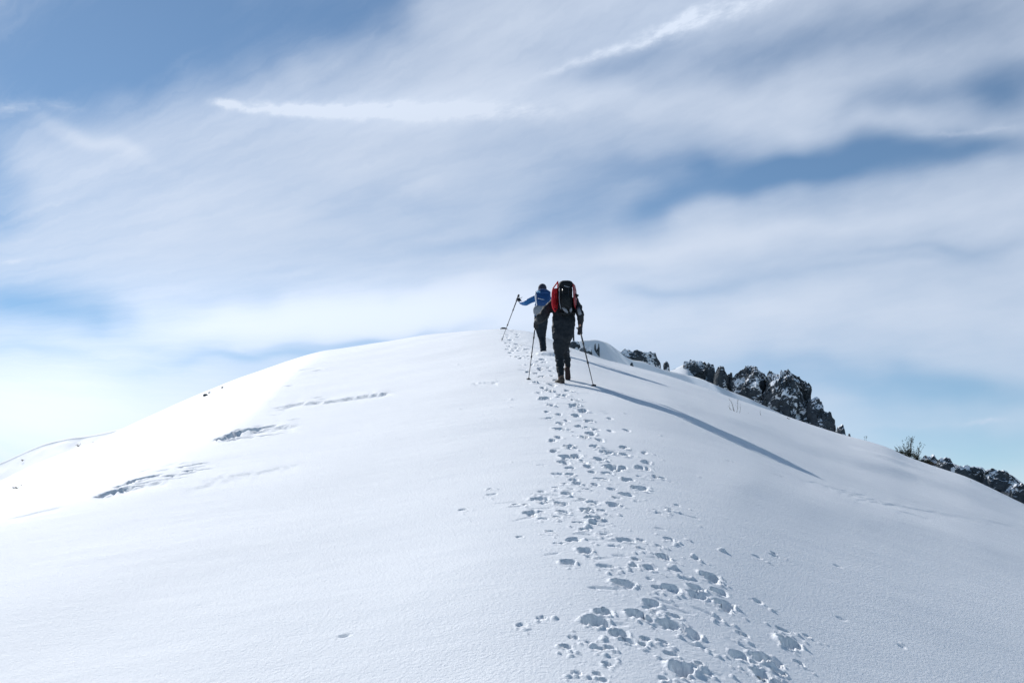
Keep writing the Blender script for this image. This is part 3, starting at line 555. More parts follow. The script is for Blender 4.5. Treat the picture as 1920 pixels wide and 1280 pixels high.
# ------------------------------------------------------------------ shrubs
TWIG=mat('twig_brown',(.10,.075,.06),.9,.15,20,.3); TWIGD=mat('twig_dark',(.035,.035,.03),.9,.15,20,.3); LEAF=mat('leaf_dark',(.055,.06,.035),.85,.2,9,.5); DRY=mat('dry_leaf',(.10,.07,.045),.9,.1,9,.4)
def shrub(pos,h,nst,label,group,spread=.5,leaves=0,tw=TWIGD,lm=LEAF,thick=.010,name='shrub',cat='shrub',seed=0,lows=.6):
    rd=random.Random(seed); o=empty(name,pos,label,cat,group); m=MB(); lf=MB(); P=Vector(pos); tips=[]
    for i in range(nst):
        a=rd.uniform(0,6.28); d=Vector((math.cos(a)*spread*rd.uniform(.2,1),math.sin(a)*spread*rd.uniform(.2,1)*.7,1)).normalized(); L_=h*rd.uniform(.55,1.05)
        pts=[P+Vector((math.cos(a),math.sin(a),0))*.03-Vector((0,0,.1))]; 
        for k in range(5):
            d=(d+Vector((rd.gauss(0,.14),rd.gauss(0,.14),rd.gauss(0,.05)))).normalized(); pts.append(pts[-1]+d*(L_+.1)/5)
        m.tube(pts,[thick*(1-.15*k) for k in range(6)],4,False); tips+=pts[1:]
        for b in range(rd.randint(2,5)):
            k=rd.randint(1,4); p=pts[k]; bd=(d+Vector((rd.gauss(0,.6),rd.gauss(0,.5),rd.uniform(-.1,.5)))).normalized(); bl=L_*rd.uniform(.15,.35)
            p1=p+bd*bl*.5; bd=(bd+Vector((rd.gauss(0,.2),0,.3))).normalized(); p2=p1+bd*bl*.5; m.tube([p,p1,p2],[thick*.5,thick*.38,thick*.25],3,False); tips+=[p1,p2]
    m.build('stem',tw,o)
    if leaves:
        for i in range(leaves):
            t=rd.choice(tips); 
            if rd.random()<lows: t=P+Vector((rd.gauss(0,spread*h*.45),rd.gauss(0,spread*h*.3),abs(rd.gauss(0,h*.18))))
            s=rd.uniform(.012,.028)*max(1,h*1.2); u=Vector((rd.gauss(0,1),rd.gauss(0,1),rd.gauss(0,1))).normalized(); v=u.orthogonal().normalized()
            c=t+u*.02; b=len(lf.v); lf.v+=[c-u*s,c+v*s*.5,c+u*s,c-v*s*.5]; lf.f.append((b,b+1,b+2,b+3))
        lf.build('foliage',lm,o,False)
    return o
def onsil(px,r): 
    a,_=azt(px,silpy(px)); return Vector((math.sin(a)*r,math.cos(a)*r,gz(math.sin(a)*r,math.cos(a)*r)))
GS='shrubs by the right crest'
shrub(onsil(1702,32.2),.62,13,'tallest bushy shrub with bare twigs on the right crest',GS,.38,900,seed=3,thick=.008)
shrub(onsil(1717,32.6),.5,9,'bare-topped shrub joined to the right of the tallest shrub',GS,.3,500,seed=4,thick=.007)
shrub(onsil(1690,32.0),.28,6,'low dark tuft left of the tallest shrub',GS,.6,420,seed=5,thick=.005,lows=.8)
shrub(onsil(1733,32.6),.26,8,'low dense tuft right of the two taller shrubs',GS,1.0,900,seed=6,thick=.005,lows=.85)
shrub(onsil(1746,32.4),.18,6,'lowest brown tuft at the right end of the shrub row',GS,1.0,500,seed=7,thick=.004,lows=.85,lm=DRY)
shrub(onsil(1624,31.5),.18,2,'single thin twig standing on the crest left of the shrub row',GS,.1,14,seed=8,thick=.006,lows=0)
GT='bare twigs poking out of the snow'
shrub(gpt(1379,774),.30,9,'clump of bare curved twigs in the snow below the pyramid crag',GT,.55,0,tw=TWIG,seed=11,thick=.0032,name='bare_twigs',cat='twigs')
shrub(gpt(1411,780),.12,2,'short leaning twig just right of the clump of bare twigs',GT,.9,0,tw=TWIG,seed=12,thick=.003,name='bare_twigs',cat='twigs')
shrub(gpt(1427,780),.17,2,'taller leaning twig second to the right of the twig clump',GT,.5,0,tw=TWIG,seed=13,thick=.003,name='bare_twigs',cat='twigs')
shrub(gpt(1478,785),.05,3,'tiny tuft near the crest right of the leaning twigs',GT,.8,8,tw=TWIG,seed=14,thick=.003,name='bare_twigs',cat='twigs')
shrub(gpt(1818,901),.05,2,'tiny stub of a twig near the far right crest',GT,.5,0,tw=TWIG,seed=15,thick=.003,name='bare_twigs',cat='twigs')
GL='snowed-in shrubs along the left ridge'
for i,(px,py,h,lb,sd) in enumerate([(26,888,.5,'snowed-in bush nearest the left edge with upright twigs',21),(56,873,.16,'small low bush right of the bush nearest the left edge',22),(86,861,.25,'wide low bush in the middle of the left ridge bushes',23),(98,857,.16,'little bush touching the right of the wide low bush',24),(147,835,.3,'uppermost spiky bush on the left ridge',25),(42,862,.1,'tiny tuft above the bush nearest the left edge',26),(176,829,.08,'tiny tuft right of the uppermost spiky bush',27)]):
    d=ray(px,py); b=d*(90/d[1])
    shrub(b,h,10,lb,GL,1.1,60,tw=TWIG,lm=DRY,seed=sd,thick=.012,lows=.5)
q=gpt(31,915); shrub(q,.06,4,'tiny dark tuft low on the bright left flank',None,.8,20,seed=31,thick=.004)

# ------------------------------------------------------------------ people
def skin(name,joints,edges,m,parent,root,sub=2,wr=0,wsc=9,seed=0):
    """tapered limbs between joints, fused into one continuous closed surface"""
    def rr(r): return tuple(x*RS for x in r) if hasattr(r,'__len__') else (r*RS,r*RS)
    mb=MB(); n=14
    for a,b in edges:
        pa,pb=Vector(joints[a][0]),Vector(joints[b][0]); ra,rb=rr(joints[a][1]),rr(joints[b][1]); t=(pb-pa)
        if t.length<1e-4: continue
        t.normalize(); ref=Vector((1,0,0)); 
        if abs(t.x)>.8: ref=Vector((0,0,1))
        ax=(ref-t*ref.dot(t)).normalized(); ay=t.cross(ax)
        R=[]
        for ang in (-80,-60,-35,-12): 
            c,s_=math.cos(math.radians(ang)),math.sin(math.radians(ang)); k=min(ra); R.append([pa+t*k*s_+(ax*ra[0]*math.cos(w)+ay*ra[1]*math.sin(w))*c for w in [2*math.pi*i/n for i in range(n)]])
        for u in (0,.5,1): R.append([pa.lerp(pb,u)+ax*(ra[0]*(1-u)+rb[0]*u)*math.cos(w)+ay*(ra[1]*(1-u)+rb[1]*u)*math.sin(w) for w in [2*math.pi*i/n for i in range(n)]])
        for ang in (12,35,60,80):
            c,s_=math.cos(math.radians(ang)),math.sin(math.radians(ang)); k=min(rb); R.append([pb+t*k*s_+(ax*rb[0]*math.cos(w)+ay*rb[1]*math.sin(w))*c for w in [2*math.pi*i/n for i in range(n)]])
        mb.rings(R)
    o=bpy.data.objects.new(name,mb.mesh(name)); COL_.objects.link(o)
    bm=bmesh.new(); bm.from_mesh(o.data); bmesh.ops.recalc_face_normals(bm,faces=bm.faces); bm.to_mesh(o.data); bm.free()
    md=o.modifiers.new('fuse','REMESH'); md.mode='VOXEL'; md.voxel_size=  .0085 if name in('body','glove') else .013
    sm=o.modifiers.new('smooth','SMOOTH'); sm.factor=.5; sm.iterations=2 if name in('body','glove') else 6
    dg=bpy.context.evaluated_depsgraph_get(); nm=bpy.data.meshes.new_from_object(o.evaluated_get(dg)); bpy.data.objects.remove(o)
    nm.name=name
    if wr:
        for v in nm.vertices:
            q=mnoise.noise(Vector((v.co.x*wsc+seed,v.co.y*wsc,v.co.z*wsc*1.6)))+.5*mnoise.noise(v.co*wsc*2.3)
            v.co+=v.normal*q*wr
    return link(name,nm,m,parent)
def chain(*ks): return list(zip(ks[:-1],ks[1:]))
M_SKIN=mat('skin',(.45,.28,.20),.6,.3); M_BLK=mat('jacket_black',(.010,.015,.021),.75,.25,14,.4,.4,30); M_TRO=mat('trousers_black',(.008,.013,.019),.8,.2,14,.4,.4,30)
M_TRO2=mat('trousers_slate',(.010,.018,.028),.85,.15,14,.4,.3,30); M_BLUE=mat('jacket_blue',(.006,.115,.32),.55,.4,10,.25,.4,25); M_PACKB=mat('pack_blue',(.005,.05,.17),.65,.35,12,.35,.4,25)
M_PACK=mat('pack_black',(.007,.010,.013),.8,.2,16,.5,.5,30); M_RED=mat('snowshoe_red',(.50,.02,.03),.5,.25,9,.2); M_REDD=mat('snowshoe_dark_red',(.24,.012,.02),.45,.5,9,.2)
M_GREY=mat('grey_fabric',(.20,.225,.26),.7,.3,25,.35,.5,60); M_WHITE=mat('white_strap',(.7,.72,.75),.6,.3); M_LBL=mat('light_blue_trim',(.22,.42,.60),.6,.3)
M_BOOT=mat('boot_brown',(.034,.025,.02),.6,.4,20,.4,.3,50); M_TAN=mat('boot_cuff_tan',(.13,.085,.065),.7,.3,20,.3); M_SOLE=mat('boot_sole',(.03,.02,.022),.8,.3,20,.3); M_DRED=mat('boot_sole_red',(.022,.013,.015),.7,.3)
M_POLE=mat('pole_black',(.02,.022,.026),.4,.5); M_METAL=mat('metal_grey',(.35,.36,.38),.35,.6); M_GLOVE=mat('glove_black',(.02,.022,.028),.8,.3,20,.3); M_CAP=mat('cap_navy',(.02,.026,.05),.8,.3,30,.4); M_HAIR=mat('hair_dark',(.03,.02,.015),.8,.3)
def hand(dct,edges,wr,palm,fdir,thumb,pre,s=1.0,curl=None):
    """palm with five unequal fingers curled round a grip; wr is a joint key already in dct"""
    wp=Vector(dct[wr][0]); palm=Vector(palm); f=Vector(fdir).normalized(); c=Vector(curl).normalized(); side=f.cross(c).normalized()
    dct[pre+'p']=(palm,(.036*s,.02*s)); edges.append((wr,pre+'p'))
    for i,(o,l) in enumerate(((-.028,.075),(-.009,.085),(.010,.08),(.028,.062))):
        a=palm+side*o*s+f*.035*s; b=a+(f*.75+c*.45)*l*.45*s; e=b+(c*1.0-f*.25)*l*.5*s
        for k,(p,r) in enumerate(((a,.0095),(b,.0085),(e,.007))): dct[f'{pre}f{i}{k}']=(p,(r*s,r*s))
        edges+=[(pre+'p',f'{pre}f{i}0'),(f'{pre}f{i}0',f'{pre}f{i}1'),(f'{pre}f{i}1',f'{pre}f{i}2')]
    t=Vector(thumb).normalized(); a=palm-f*.01*s+t*.035*s; b=a+(t*.6+c*.8)*.035*s
    dct[pre+'t0']=(a,(.011*s,.011*s)); dct[pre+'t1']=(b,(.009*s,.009*s)); edges+=[(pre+'p',pre+'t0'),(pre+'t0',pre+'t1')]
def gloves(b,e,parent):
    for p,wk in (('L','wrl'),('R','wrr')):
        js={k:((v[0]),tuple(x+.006 for x in v[1])) for k,v in b.items() if k[0]==p}
        js['w']=(b[wk][0],.042); ed=[(x,y) for x,y in e if x in js and y in js]+[('w',p+'p')]
        skin('glove',js,ed,M_GLOVE,parent,'w')
def pole(top,tip,label,group,grip=M_POLE,basket=.05,bfrac=.06,rs=.009,strap=None):
    top=Vector(top); tip=Vector(tip); o=empty('trekking_pole',tip,label,'trekking pole',group); d=(top-tip); L_=d.length; u=d.normalized(); P=lambda t:tip+d*t
    MB().tube([P(.0),P(.04),P(.38),P(.381),P(.70),P(.701),P(.90)],[.003,rs*.6,rs*.75,rs,rs,rs*1.25,rs*1.25],8).build('shaft',M_POLE,o)
    m=MB(); m.tube([P(.88),P(.895),P(.93),P(.965),P(.985),P(1.0)],[rs*1.4,rs*2.0,rs*1.6,rs*1.75,rs*2.4,rs*2.0],8); m.build('grip',grip,o)
    b=P(bfrac); a=u.orthogonal().normalized(); c=u.cross(a)
    m=MB(); n=14
    m.rings([[b+u*z_+(a*math.cos(2*math.pi*k/n)+c*math.sin(2*math.pi*k/n))*r_*(1+.06*(k%2)) for k in range(n)] for z_,r_ in ((-.004,basket*.9),(0,basket),(.006,basket*.8),(.014,basket*.3),(.03,.012))]).build('basket',M_POLE,o)
    for t in (.38,.70): MB().tube([P(t-.008),P(t),P(t+.03),P(t+.035)],[rs,rs*1.6,rs*1.6,rs],8).build('clamp',M_POLE,o)
    if strap is not None:
        s0=P(.985); s1=Vector(strap); mid=(s0+s1)/2+Vector((0,0,-.05)); MB().tube([s0,mid,s1],[.006]*3,5).build('strap',M_POLE,o)
    return o
def boot(ank,heel_dir,up,L_,parent,m=M_BOOT,sole=M_SOLE,cuff=M_TAN,label=None,s=1.0):
    """ank: ankle point; heel_dir: unit toe direction; up: unit direction up the shin"""
    A=Vector(ank); f=Vector(heel_dir).normalized(); u=(Vector(up)-f*Vector(up).dot(f)).normalized(); w_=f.cross(u).normalized(); n=12
    prof=[(-.085,.010,.034,.075),(-.07,.0,.040,.105),(-.02,.0,.044,.125),(.03,.0,.046,.095),(.08,.0,.050,.072),(.13,.002,.050,.058),(.17,.006,.040,.048),(.19,.012,.022,.035)]
    zb=-.095; R=[];S=[]
    for x,lo,hw,hi in prof:
        r=[];q=[]
        for k in range(n):
            a=2*math.pi*k/n; cx,sz=math.cos(a),math.sin(a); hh=(hi-lo)/2; r.append(A+f*x*s+w_*(hw*math.copysign(abs(cx)**.7,cx))*s+u*(zb+.02+lo+hh+hh*math.copysign(abs(sz)**.7,sz))*s)
            q.append(A+f*x*1.03*s+w_*(hw*1.08*math.copysign(abs(cx)**.5,cx))*s+u*(zb+lo*.8+.012+.014*math.copysign(abs(sz)**.4,sz))*s)
        R.append(r);S.append(q)
    o=MB().rings(R).build('boot',m,parent); 
    if label: o['label']=label
    sub=MB().rings(S); link('sole',sub.mesh('sole'),sole,o)
    c=MB(); U=Vector(up).normalized()
    c.rings([[A+U*z_*s+(f*math.cos(2*math.pi*k/n)*1.1+w_*math.sin(2*math.pi*k/n))*r_*s for k in range(n)] for z_,r_ in ((-.01,.048),(.03,.056),(.06,.058),(.075,.050))]); link('cuff',c.mesh('cuff'),cuff,o)
    return o

RS=.94; RP=.88
# ---- front hiker ------------------------------------------------------
q1,_=hit(1052,717); Y1=q1[1]
def J(px,py,dd=0):
    d=ray(px,py); return Vector(d*((Y1+dd)/d[1]))
g1=Vector(q1); g1.z=gz(q1[0],q1[1])
P1=empty('person',g1,'hiker in black climbing the track, carrying a black pack with red snowshoes','person')
b={}; e=[]
def put(k,px,py,dd,r): b[k]=(J(px,py,dd),r)
put('pel',1056,628,.10,(.12,.10)); put('wai',1056,608,.16,(.115,.09)); put('che',1057,582,.30,(.14,.10)); put('nek',1059,561,.42,(.055,.055)); put('hd0',1059,552,.47,(.07,.08)); put('hd1',1059.5,543,.50,(.078,.09)); put('hd2',1059.5,536,.50,(.05,.06))
put('shl',1040,565,.34,.055); put('ell',1013,592,.16,.042); put('wrl',1005.5,603,.42,.03)
put('shr',1077,566,.34,.055); put('elr',1088.5,591,.08,.042); put('wrr',1088,613,.26,.03)
put('hil',1047.5,636,.10,.085); put('knl',1049.5,672,.22,.048); put('anl',1052,706,.03,.040)
put('hir',1059,635,.14,.085); put('knr',1061.5,664,.42,.045); put('anr',1063.5,690,.50,.040)
put('fol',1048,714,.14,.03); put('for',1064,706,.54,.028)
e+=chain('pel','wai','che','nek','hd0','hd1','hd2')+chain('che','shl','ell','wrl')+chain('che','shr','elr','wrr')+chain('pel','hil','knl','anl','fol')+chain('pel','hir','knr','anr','for')
hand(b,e,'wrl',J(1004.5,607,.47),(.0,.35,-.9),(.2,-.3,.6),'L',1.1,(.3,.9,.1)); hand(b,e,'wrr',J(1087.5,619,.30),(.0,.4,-.9),(-.6,.2,.4),'R',1.15,(.0,.95,.2))
skin('body',b,e,M_SKIN,P1,'pel',2); gloves(b,e,P1)
J1={'pel':(J(1055.5,626,.12),(.20,.15)),'hem':(J(1055,632,.10),(.185,.15)),'wai':(J(1056.5,610,.16),(.218,.155)),'che':(J(1057,588,.28),(.22,.155)),'upc':(J(1058,568,.36),(.17,.12)),'nek':(J(1058.5,558,.42),(.085,.085)),
 'shl':(J(1041,566,.34),.095),'uel':(J(1028,579,.25),.094),'ell':(J(1015,595,.16),.092),'fal':(J(1010.5,600,.28),.076),'wrl':(J(1006,602.5,.40),.052),'shr':(J(1077,566,.34),.085),'uer':(J(1084,578,.2),.078),'elr':(J(1088,591,.08),.072),'far':(J(1088.5,602,.17),.060),'wrr':(J(1088,612,.26),.047)}
skin('jacket',J1,chain('hem','pel','wai','che','upc','nek')+chain('upc','shl','uel','ell','fal','wrl')+chain('upc','shr','uer','elr','far','wrr'),M_BLK,P1,'pel',2,.020,9,1)
T1={'pel':(J(1054.5,634,.12),(.165,.14)),'hil':(J(1048,643,.10),.12),'thl':(J(1048.5,655,.16),.108),'knl':(J(1048.7,671,.20),.082),'cal':(J(1050.5,688,.12),.070),'anl':(J(1052,704,.03),.060),
 'hir':(J(1059,641,.14),.11),'thr':(J(1057.5,652,.24),.095),'knr':(J(1060,663,.42),.084),'car':(J(1063,675,.46),.070),'anr':(J(1064.8,686,.48),.056)}
skin('trousers',T1,chain('pel','hil','thl','knl','cal','anl')+chain('pel','hir','thr','knr','car','anr'),M_TRO,P1,'pel',2,.015,11,2)
boot(J(1052,710.5,.03),(-.45,.85,.10),(0,.05,1),.3,P1,s=.92,label='brown left boot flat on the snow')
boot(J(1063.6,694,.50),(.05,.42,-.9),(-.05,.75,.6),.3,P1,s=.92,sole=M_DRED,label='right boot with its heel lifted and reddish sole showing')
for c,r,nm in ((J(1049.8,676,.19),.086,'left'),(J(1061.2,660,.33),.088,'right')):
    MB().tube([c+Vector((math.cos(a)*r,math.sin(a)*r,.012*math.cos(a*2))) for a in [math.pi+k*math.pi/10 for k in range(11)]],.0045,4).build('reflective_piping',M_GREY,P1)
# snow cap of hair and hat under the pack lid
hh=b['hd1'][0]; MB().ball(hh+Vector((0,.0,.03)),(.098,.112,.10),14,10).build('hat',M_CAP,P1)
# backpack: loft of rounded-rectangle sections
def rrect(c,ax,ay,hx,hy,n=20,pw=.45):
    hx*=RP; hy*=RP
    return [Vector(c)+Vector(ax)*hx*math.copysign(abs(math.cos(a))**pw,math.cos(a))+Vector(ay)*hy*math.copysign(abs(math.sin(a))**pw,math.sin(a)) for a in [2*math.pi*(k+.5)/n for k in range(n)]]
def wrinkle(o,a,f=9,seed=0):
    for v in o.data.vertices: v.co+=v.normal*a*(mnoise.noise(v.co*f+Vector((seed,0,0)))+.5*mnoise.noise(v.co*f*2.4))
bk=empty('backpack',J(1060,582,.12),'tall black backpack with a grey buckled lid on the front hiker','backpack')
X_=Vector((1,0,0)); Yv=Vector((0,1,.1)).normalized()
def sub(o,k):
    bm=bmesh.new(); bm.from_mesh(o.data); bmesh.ops.subdivide_edges(bm,edges=bm.edges,cuts=k,use_grid_fill=True,smooth=.6); bm.to_mesh(o.data); bm.free(); o.data.polygons.foreach_set('use_smooth',[True]*len(o.data.polygons))
secs=[(1060.5,583,.10,.060,.06),(1060.5,580,.09,.105,.10),(1060,572,.10,.130,.125),(1060,560,.13,.138,.13),(1060,550,.16,.140,.13),(1060,541,.19,.135,.12),(1060.5,536.5,.20,.125,.11)]
o=MB().rings([rrect(J(x,y,d),X_,Yv,hx,hy) for x,y,d,hx,hy in secs]).build('main_sack',M_PACK,bk); sub(o,1); wrinkle(o,.008,11,3)
secs=[(1060.5,538.5,.20,.130,.125),(1060.5,536,.20,.142,.135),(1060.5,532,.21,.138,.13),(1061,529,.22,.110,.11),(1061,527,.23,.06,.07)]
o=MB().rings([rrect(J(x,y,d),X_,Yv,hx,hy) for x,y,d,hx,hy in secs]).build('lid',M_PACK,bk); sub(o,1); wrinkle(o,.008,12,5)
lb=MB(); c0=J(1063.5,536.5,.035)
lb.tube([J(1057.5,535.6,.055),J(1060.5,536.8,.05),J(1064,537.6,.05),J(1068,538.2,.055)],[.008,.010,.010,.007],6).build('lid_trim',M_GREY,bk)
for x in (1055,1066): MB().tube([J(x,539,.045),J(x,547,.005),J(x+.3,560,-.035),J(x+.2,572,-.04),J(x+1.5,580,-.0)],.008,5).build('strap',M_POLE,bk)
MB().tube([J(1049,541,.06),J(1048.5,556,-.01),J(1049.5,570,-.02),J(1052,579,.02)],.009,5).build('strap',M_GREY,bk)
o=MB().rings([rrect(J(1060.5,y,d),X_,Yv,hx,.045) for y,d,hx in ((576,-.02,.06),(573,-.045,.08),(562,-.045,.085),(555,-.03,.08),(552,.01,.06))]).build('front_pocket',M_PACK,bk); wrinkle(o,.006,12,8)
for (a0,a1,w_) in (((1055,576.5,-.0),(1064,586,.02),.030),((1071,577,.02),(1069.5,585,.05),.026)):
    p,q_=J(*a0),J(*a1); MB().tube([p,(p+q_)/2+Vector((0,-.02,0)),q_],[w_*.6,w_,w_*.75],7).build('hip_pad',M_GREY,bk)
MB().tube([J(1046,584,.25),J(1056,588,.02),J(1066,588,.02),J(1078,584,.25)],[.02,.025,.025,.02],7).build('hip_belt',M_PACK,bk)
MB().tube([J(1080,556,.1),J(1083.5,560,.02),J(1085.5,567,-.0),J(1085.8,572,.02)],[.010,.009,.007,.005],5).build('loose_strap',M_PACK,bk)
# snowshoes strapped to both sides
def snowshoe(pts,rgt,dep,label,m,holes,sl):
    """pts: outline of the shoe in the plane spanned by (dep) and up"""
    o=empty('snowshoe',pts[-1],label,'snowshoe','red snowshoes on the backpack')
    fr=MB(); fr.tube(list(pts)+[pts[0],pts[1]],.013,7,False).build('frame',m,o)
    c=sum((Vector(p) for p in pts),Vector())/len(pts); n=(Vector(pts[1])-c).cross(Vector(pts[4])-c).normalized()
    # deck with openings: rungs and spine
    k=len(pts); deck=MB(); t=.008
    L_=[Vector(pts[i]) for i in range(1,k//2)]; R_=[Vector(pts[k-i]) for i in range(1,k//2)]
    for i in range(len(L_)-1):
        a0,a1,b0,b1=L_[i],L_[i+1],R_[i],R_[i+1]
        for (u0,u1,v0,v1) in ((0,1,0,.32),(0,.3,.32,1),(.7,1,.32,1),(.42,.58,.32,1)) if i in holes else ((0,1,0,1),):
            q=[]
            for u,v in ((u0,v0),(u1,v0),(u1,v1),(u0,v1)):
                a=a0.lerp(a1,v); b_=b0.lerp(b1,v); q.append(a.lerp(b_,u))
            bb=len(deck.v); deck.v+=[p+n*t for p in q]+[p-n*t for p in q]
            deck.f+=[(bb,bb+1,bb+2,bb+3),(bb+7,bb+6,bb+5,bb+4)]+[(bb+j,bb+4+j,bb+4+(j+1)%4,bb+(j+1)%4) for j in range(4)]
    deck.build('deck',m,o,False)
    MB().tube([c-n*.02-(Vector(pts[0])-c)*.1,c-n*.05,c-n*.02+(Vector(pts[0])-c)*.12],[.02,.028,.018],6).build('binding',M_POLE,o)
    return o
PL=[J(1045.8,528,.10),J(1036.5,541,-.02),J(1035.2,550,-.05),J(1035,560,-.06),J(1035.3,570,-.05),J(1036.5,577,-.03),J(1040.5,584,.03),J(1044.5,578,.13),J(1045.6,570,.16),J(1046,560,.17),J(1046,550,.18),J(1046,540,.19)]
snowshoe(PL,None,None,'bright red snowshoe strapped to the left side of the black pack',M_RED,(0,1,3),0)
PR_=[J(1073,531,.20),J(1077.5,536,.26),J(1079.5,545,.27),J(1080.2,555,.27),J(1081,565,.26),J(1082.5,573,.24),J(1080,580,.15),J(1077.5,573,.02),J(1076.3,565,.0),J(1075.8,555,.0),J(1075.6,545,.02),J(1074.5,536,.08)]
snowshoe(PR_,None,None,'darker red snowshoe seen edge-on at the right side of the black pack',M_REDD,(0,1,2,3),0)
MB().tube([J(1084,578,.1),J(1087.5,588,-.01)],[.03,.034],8).build('elbow_patch',M_GREY,P1)
GP='trekking poles of the two hikers'
def gp(px,py,dd=0): 
    q,r=hit(px,py); return Vector((q[0],q[1],gz(q[0],q[1])-.02))
pole(J(1004.8,601,.50),gp(991,711.5),'left trekking pole of the hiker in black, planted beside the track',GP,bfrac=.018,basket=.045)
pole(J(1086,612,.34),gp(1113,721),'right trekking pole of the hiker in black, planted on clean snow',GP,bfrac=.018,basket=.05,rs=.011)

RS=.87; RP=.87
# ---- second hiker -----------------------------------------------------
q2,_=hit(1018,662); Y2=q2[1]
def K(px,py,dd=0):
    d=ray(px,py); return Vector(d*((Y2+dd)/d[1]))
g2_=Vector(q2); g2_.z=gz(q2[0],q2[1])
P2=empty('person',g2_,'hiker in a blue jacket and dark cap ahead, arm stretched out to a pole','person')
b={}; e=[]
def put(k,px,py,dd,r): b[k]=(K(px,py,dd),r)
put('pel',1015,602,.05,(.12,.10)); put('wai',1014,588,.1,(.11,.09)); put('che',1015,570,.22,(.13,.10)); put('nek',1016.5,554,.34,(.05,.05)); put('hd0',1017,548.5,.38,(.062,.075)); put('hd1',1017,542.5,.40,(.072,.085)); put('hd2',1017,538,.40,(.05,.06))
put('shl',1004,558,.28,.05); put('ell',987,567,.30,.04); put('wrl',976,566,.5,.03); put('shr',1029,559,.28,.05); put('elr',1031,575,.3,.04); put('wrr',1026,587,.6,.03)
put('hil',1010,608,.05,.085); put('knl',1015,634,.18,.056); put('anl',1018,657,.0,.04); put('fol',1018,661,.14,.03)
put('hir',1019,607,.1,.085); put('knr',1018.5,632,.4,.056); put('anr',1020,652,.42,.04); put('for',1020,655,.55,.03)
e+=chain('pel','wai','che','nek','hd0','hd1','hd2')+chain('che','shl','ell','wrl')+chain('che','shr','elr','wrr')+chain('pel','hil','knl','anl','fol')+chain('pel','hir','knr','anr','for')
hand(b,e,'wrl',K(973,562.5,.56),(-.2,.4,.8),(.6,.2,.3),'L',1.15,(-.3,.8,-.3)); hand(b,e,'wrr',K(1026,591,.65),(.0,.4,-.9),(-.6,.2,.4),'R',1.1,(.0,.95,.2))
skin('body',b,e,M_SKIN,P2,'pel',2); gloves(b,e,P2)
J2={'hm2':(K(1014,590,.06),(.18,.14)),'hem':(K(1014,587,.06),(.175,.14)),'wai':(K(1013.5,585,.10),(.17,.135)),'che':(K(1015,571,.2),(.18,.14)),'upc':(K(1016,562,.28),(.16,.12)),'nek':(K(1016.8,555,.34),(.08,.08)),
 'shl':(K(1003.5,559,.28),.088),'uel':(K(996,562,.29),.083),'ell':(K(987,567.5,.30),.078),'fal':(K(981,568.5,.40),.066),'wrl':(K(976.5,566.8,.5),.050),'shr':(K(1029,560,.28),.085),'elr':(K(1031,575,.3),.07),'wrr':(K(1026,585,.6),.05)}
skin('jacket',J2,chain('hm2','hem','wai','che','upc','nek')+chain('upc','shl','uel','ell','fal','wrl')+chain('upc','shr','elr','wrr'),M_BLUE,P2,'hem',2,.010,11,4)
T2={'tw':(K(1014.5,592,.09),(.19,.15)),'pel':(K(1014.8,600,.07),(.19,.15)),'hil':(K(1010,609,.05),.12),'thl':(K(1012,621,.12),.105),'knl':(K(1015.5,634,.18),.088),'cal':(K(1018,646,.08),.090),'anl':(K(1018.8,658,.0),.086),
 'hir':(K(1019,607,.1),.115),'knr':(K(1017.5,631,.4),.085),'anr':(K(1020,652,.42),.07)}
skin('trousers',T2,chain('tw','pel','hil','thl','knl','cal','anl')+chain('pel','hir','knr','anr'),M_TRO2,P2,'pel',2,.010,12,6)
boot(K(1018.5,660,.0),(-.15,.9,.15),(0,.05,1),.3,P2,s=.9); boot(K(1020,653,.42),(.1,.9,.2),(0,.05,1),.3,P2,s=.9)
hh=b['hd1'][0]
o=MB().ball(hh+Vector((0,.0,.035)),(.104,.115,.108),16,10).build('beanie',M_CAP,P2)
MB().tube([hh+Vector((math.cos(a)*.098,math.sin(a)*.108,-.005)) for a in [2*math.pi*k/16 for k in range(17)]],.014,6,False).build('beanie_brim',M_CAP,P2)
bk=empty('backpack',K(1016,578,.0),'blue backpack with a pale grey lower part on the hiker ahead','backpack')
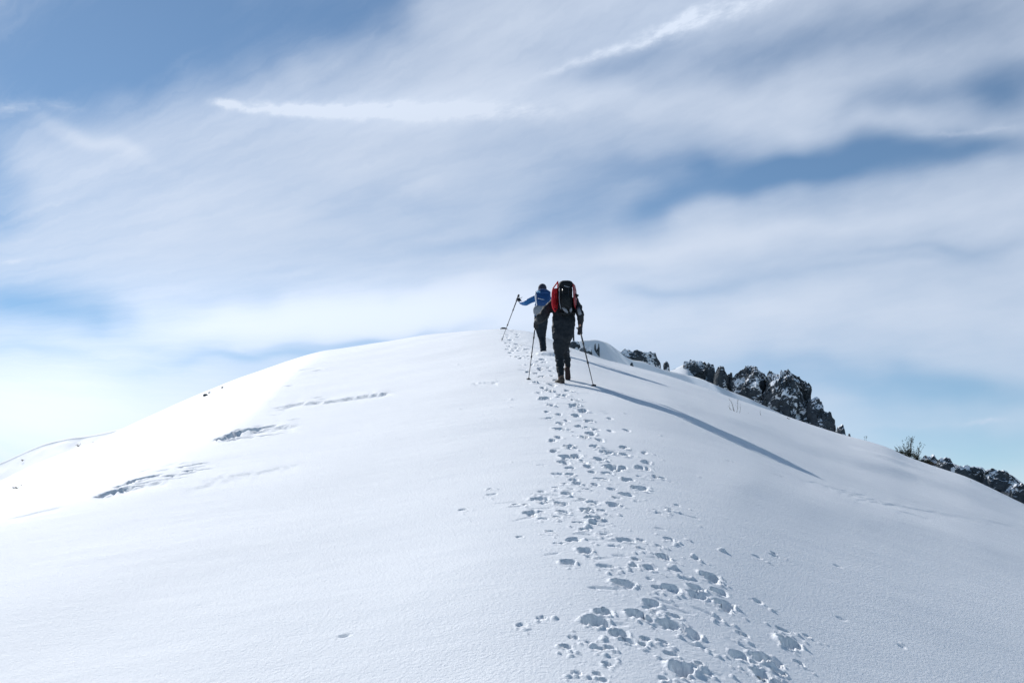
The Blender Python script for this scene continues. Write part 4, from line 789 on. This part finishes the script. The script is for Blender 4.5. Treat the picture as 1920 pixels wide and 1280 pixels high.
secs=[(1018,575,-.02,.15,.09),(1018.2,571,-.03,.185,.12),(1018.2,564,-.02,.20,.13),(1018.2,556,.03,.205,.13),(1018,551,.07,.205,.125),(1017.8,547.5,.10,.18,.11)]
o=MB().rings([rrect(K(x,y,d),X_,Yv,hx,hy,pw=.6) for x,y,d,hx,hy in secs]).build('main_sack',M_PACKB,bk); sub(o,1); wrinkle(o,.009,9,3)
secs=[(1018,552,.08,.19,.14),(1018,549.5,.08,.215,.15),(1018,546.5,.10,.19,.13),(1018,543.5,.12,.12,.09),(1018,542,.13,.05,.05)]
o=MB().rings([rrect(K(x,y,d),X_,Yv,hx,hy,pw=.6) for x,y,d,hx,hy in secs]).build('lid',M_PACKB,bk); sub(o,1); wrinkle(o,.012,10,6)
secs=[(1010,591.5,.02,.06,.05),(1009.5,588,-.0,.13,.10),(1010,582,-.02,.15,.11),(1011.5,576,-.02,.15,.11),(1013,573,-.01,.13,.09)]
o=MB().rings([rrect(K(x,y,d),X_,Yv,hx,hy,pw=.6) for x,y,d,hx,hy in secs]).build('lower_pocket',M_GREY,bk); sub(o,1); wrinkle(o,.016,13,9)
MB().tube([K(1004.3,546,.0),K(1003.8,554,-.06),K(1005.5,566,-.10),K(1006.8,575,-.08)],[.014,.018,.018,.014],6).build('side_strap',M_WHITE,bk)
MB().tube([K(1008.5,559.5,-.11),K(1017,561.5,-.125),K(1025.5,563,-.11)],.009,5).build('compression_strap',M_WHITE,bk)
MB().tube([K(1006,548,-.03),K(1010,546,-.05),K(1013,548,-.06)],[.02,.024,.016],6).build('lid_trim',M_LBL,bk)
MB().tube([K(1003,588,.2),K(1010,592,-.04),K(1020,591,-.04),K(1029,588,.2)],[.02,.024,.024,.02],7).build('hip_belt',M_PACK,bk)
pole(K(972.6,553.2,.58),gp(940,638.5),'left trekking pole held out at arm length by the hiker in blue',GP,bfrac=.055,basket=.022,rs=.012,strap=K(979,557,.5))

# the ground is linked last (keeps the script quick)
me=ground_mesh()
if me.polygons[1000].normal.z<0: me.flip_normals()
tag(link('snow_slope',me,SNOW),'wind smoothed snow slope with a trodden track of footprints',None,None,'structure')
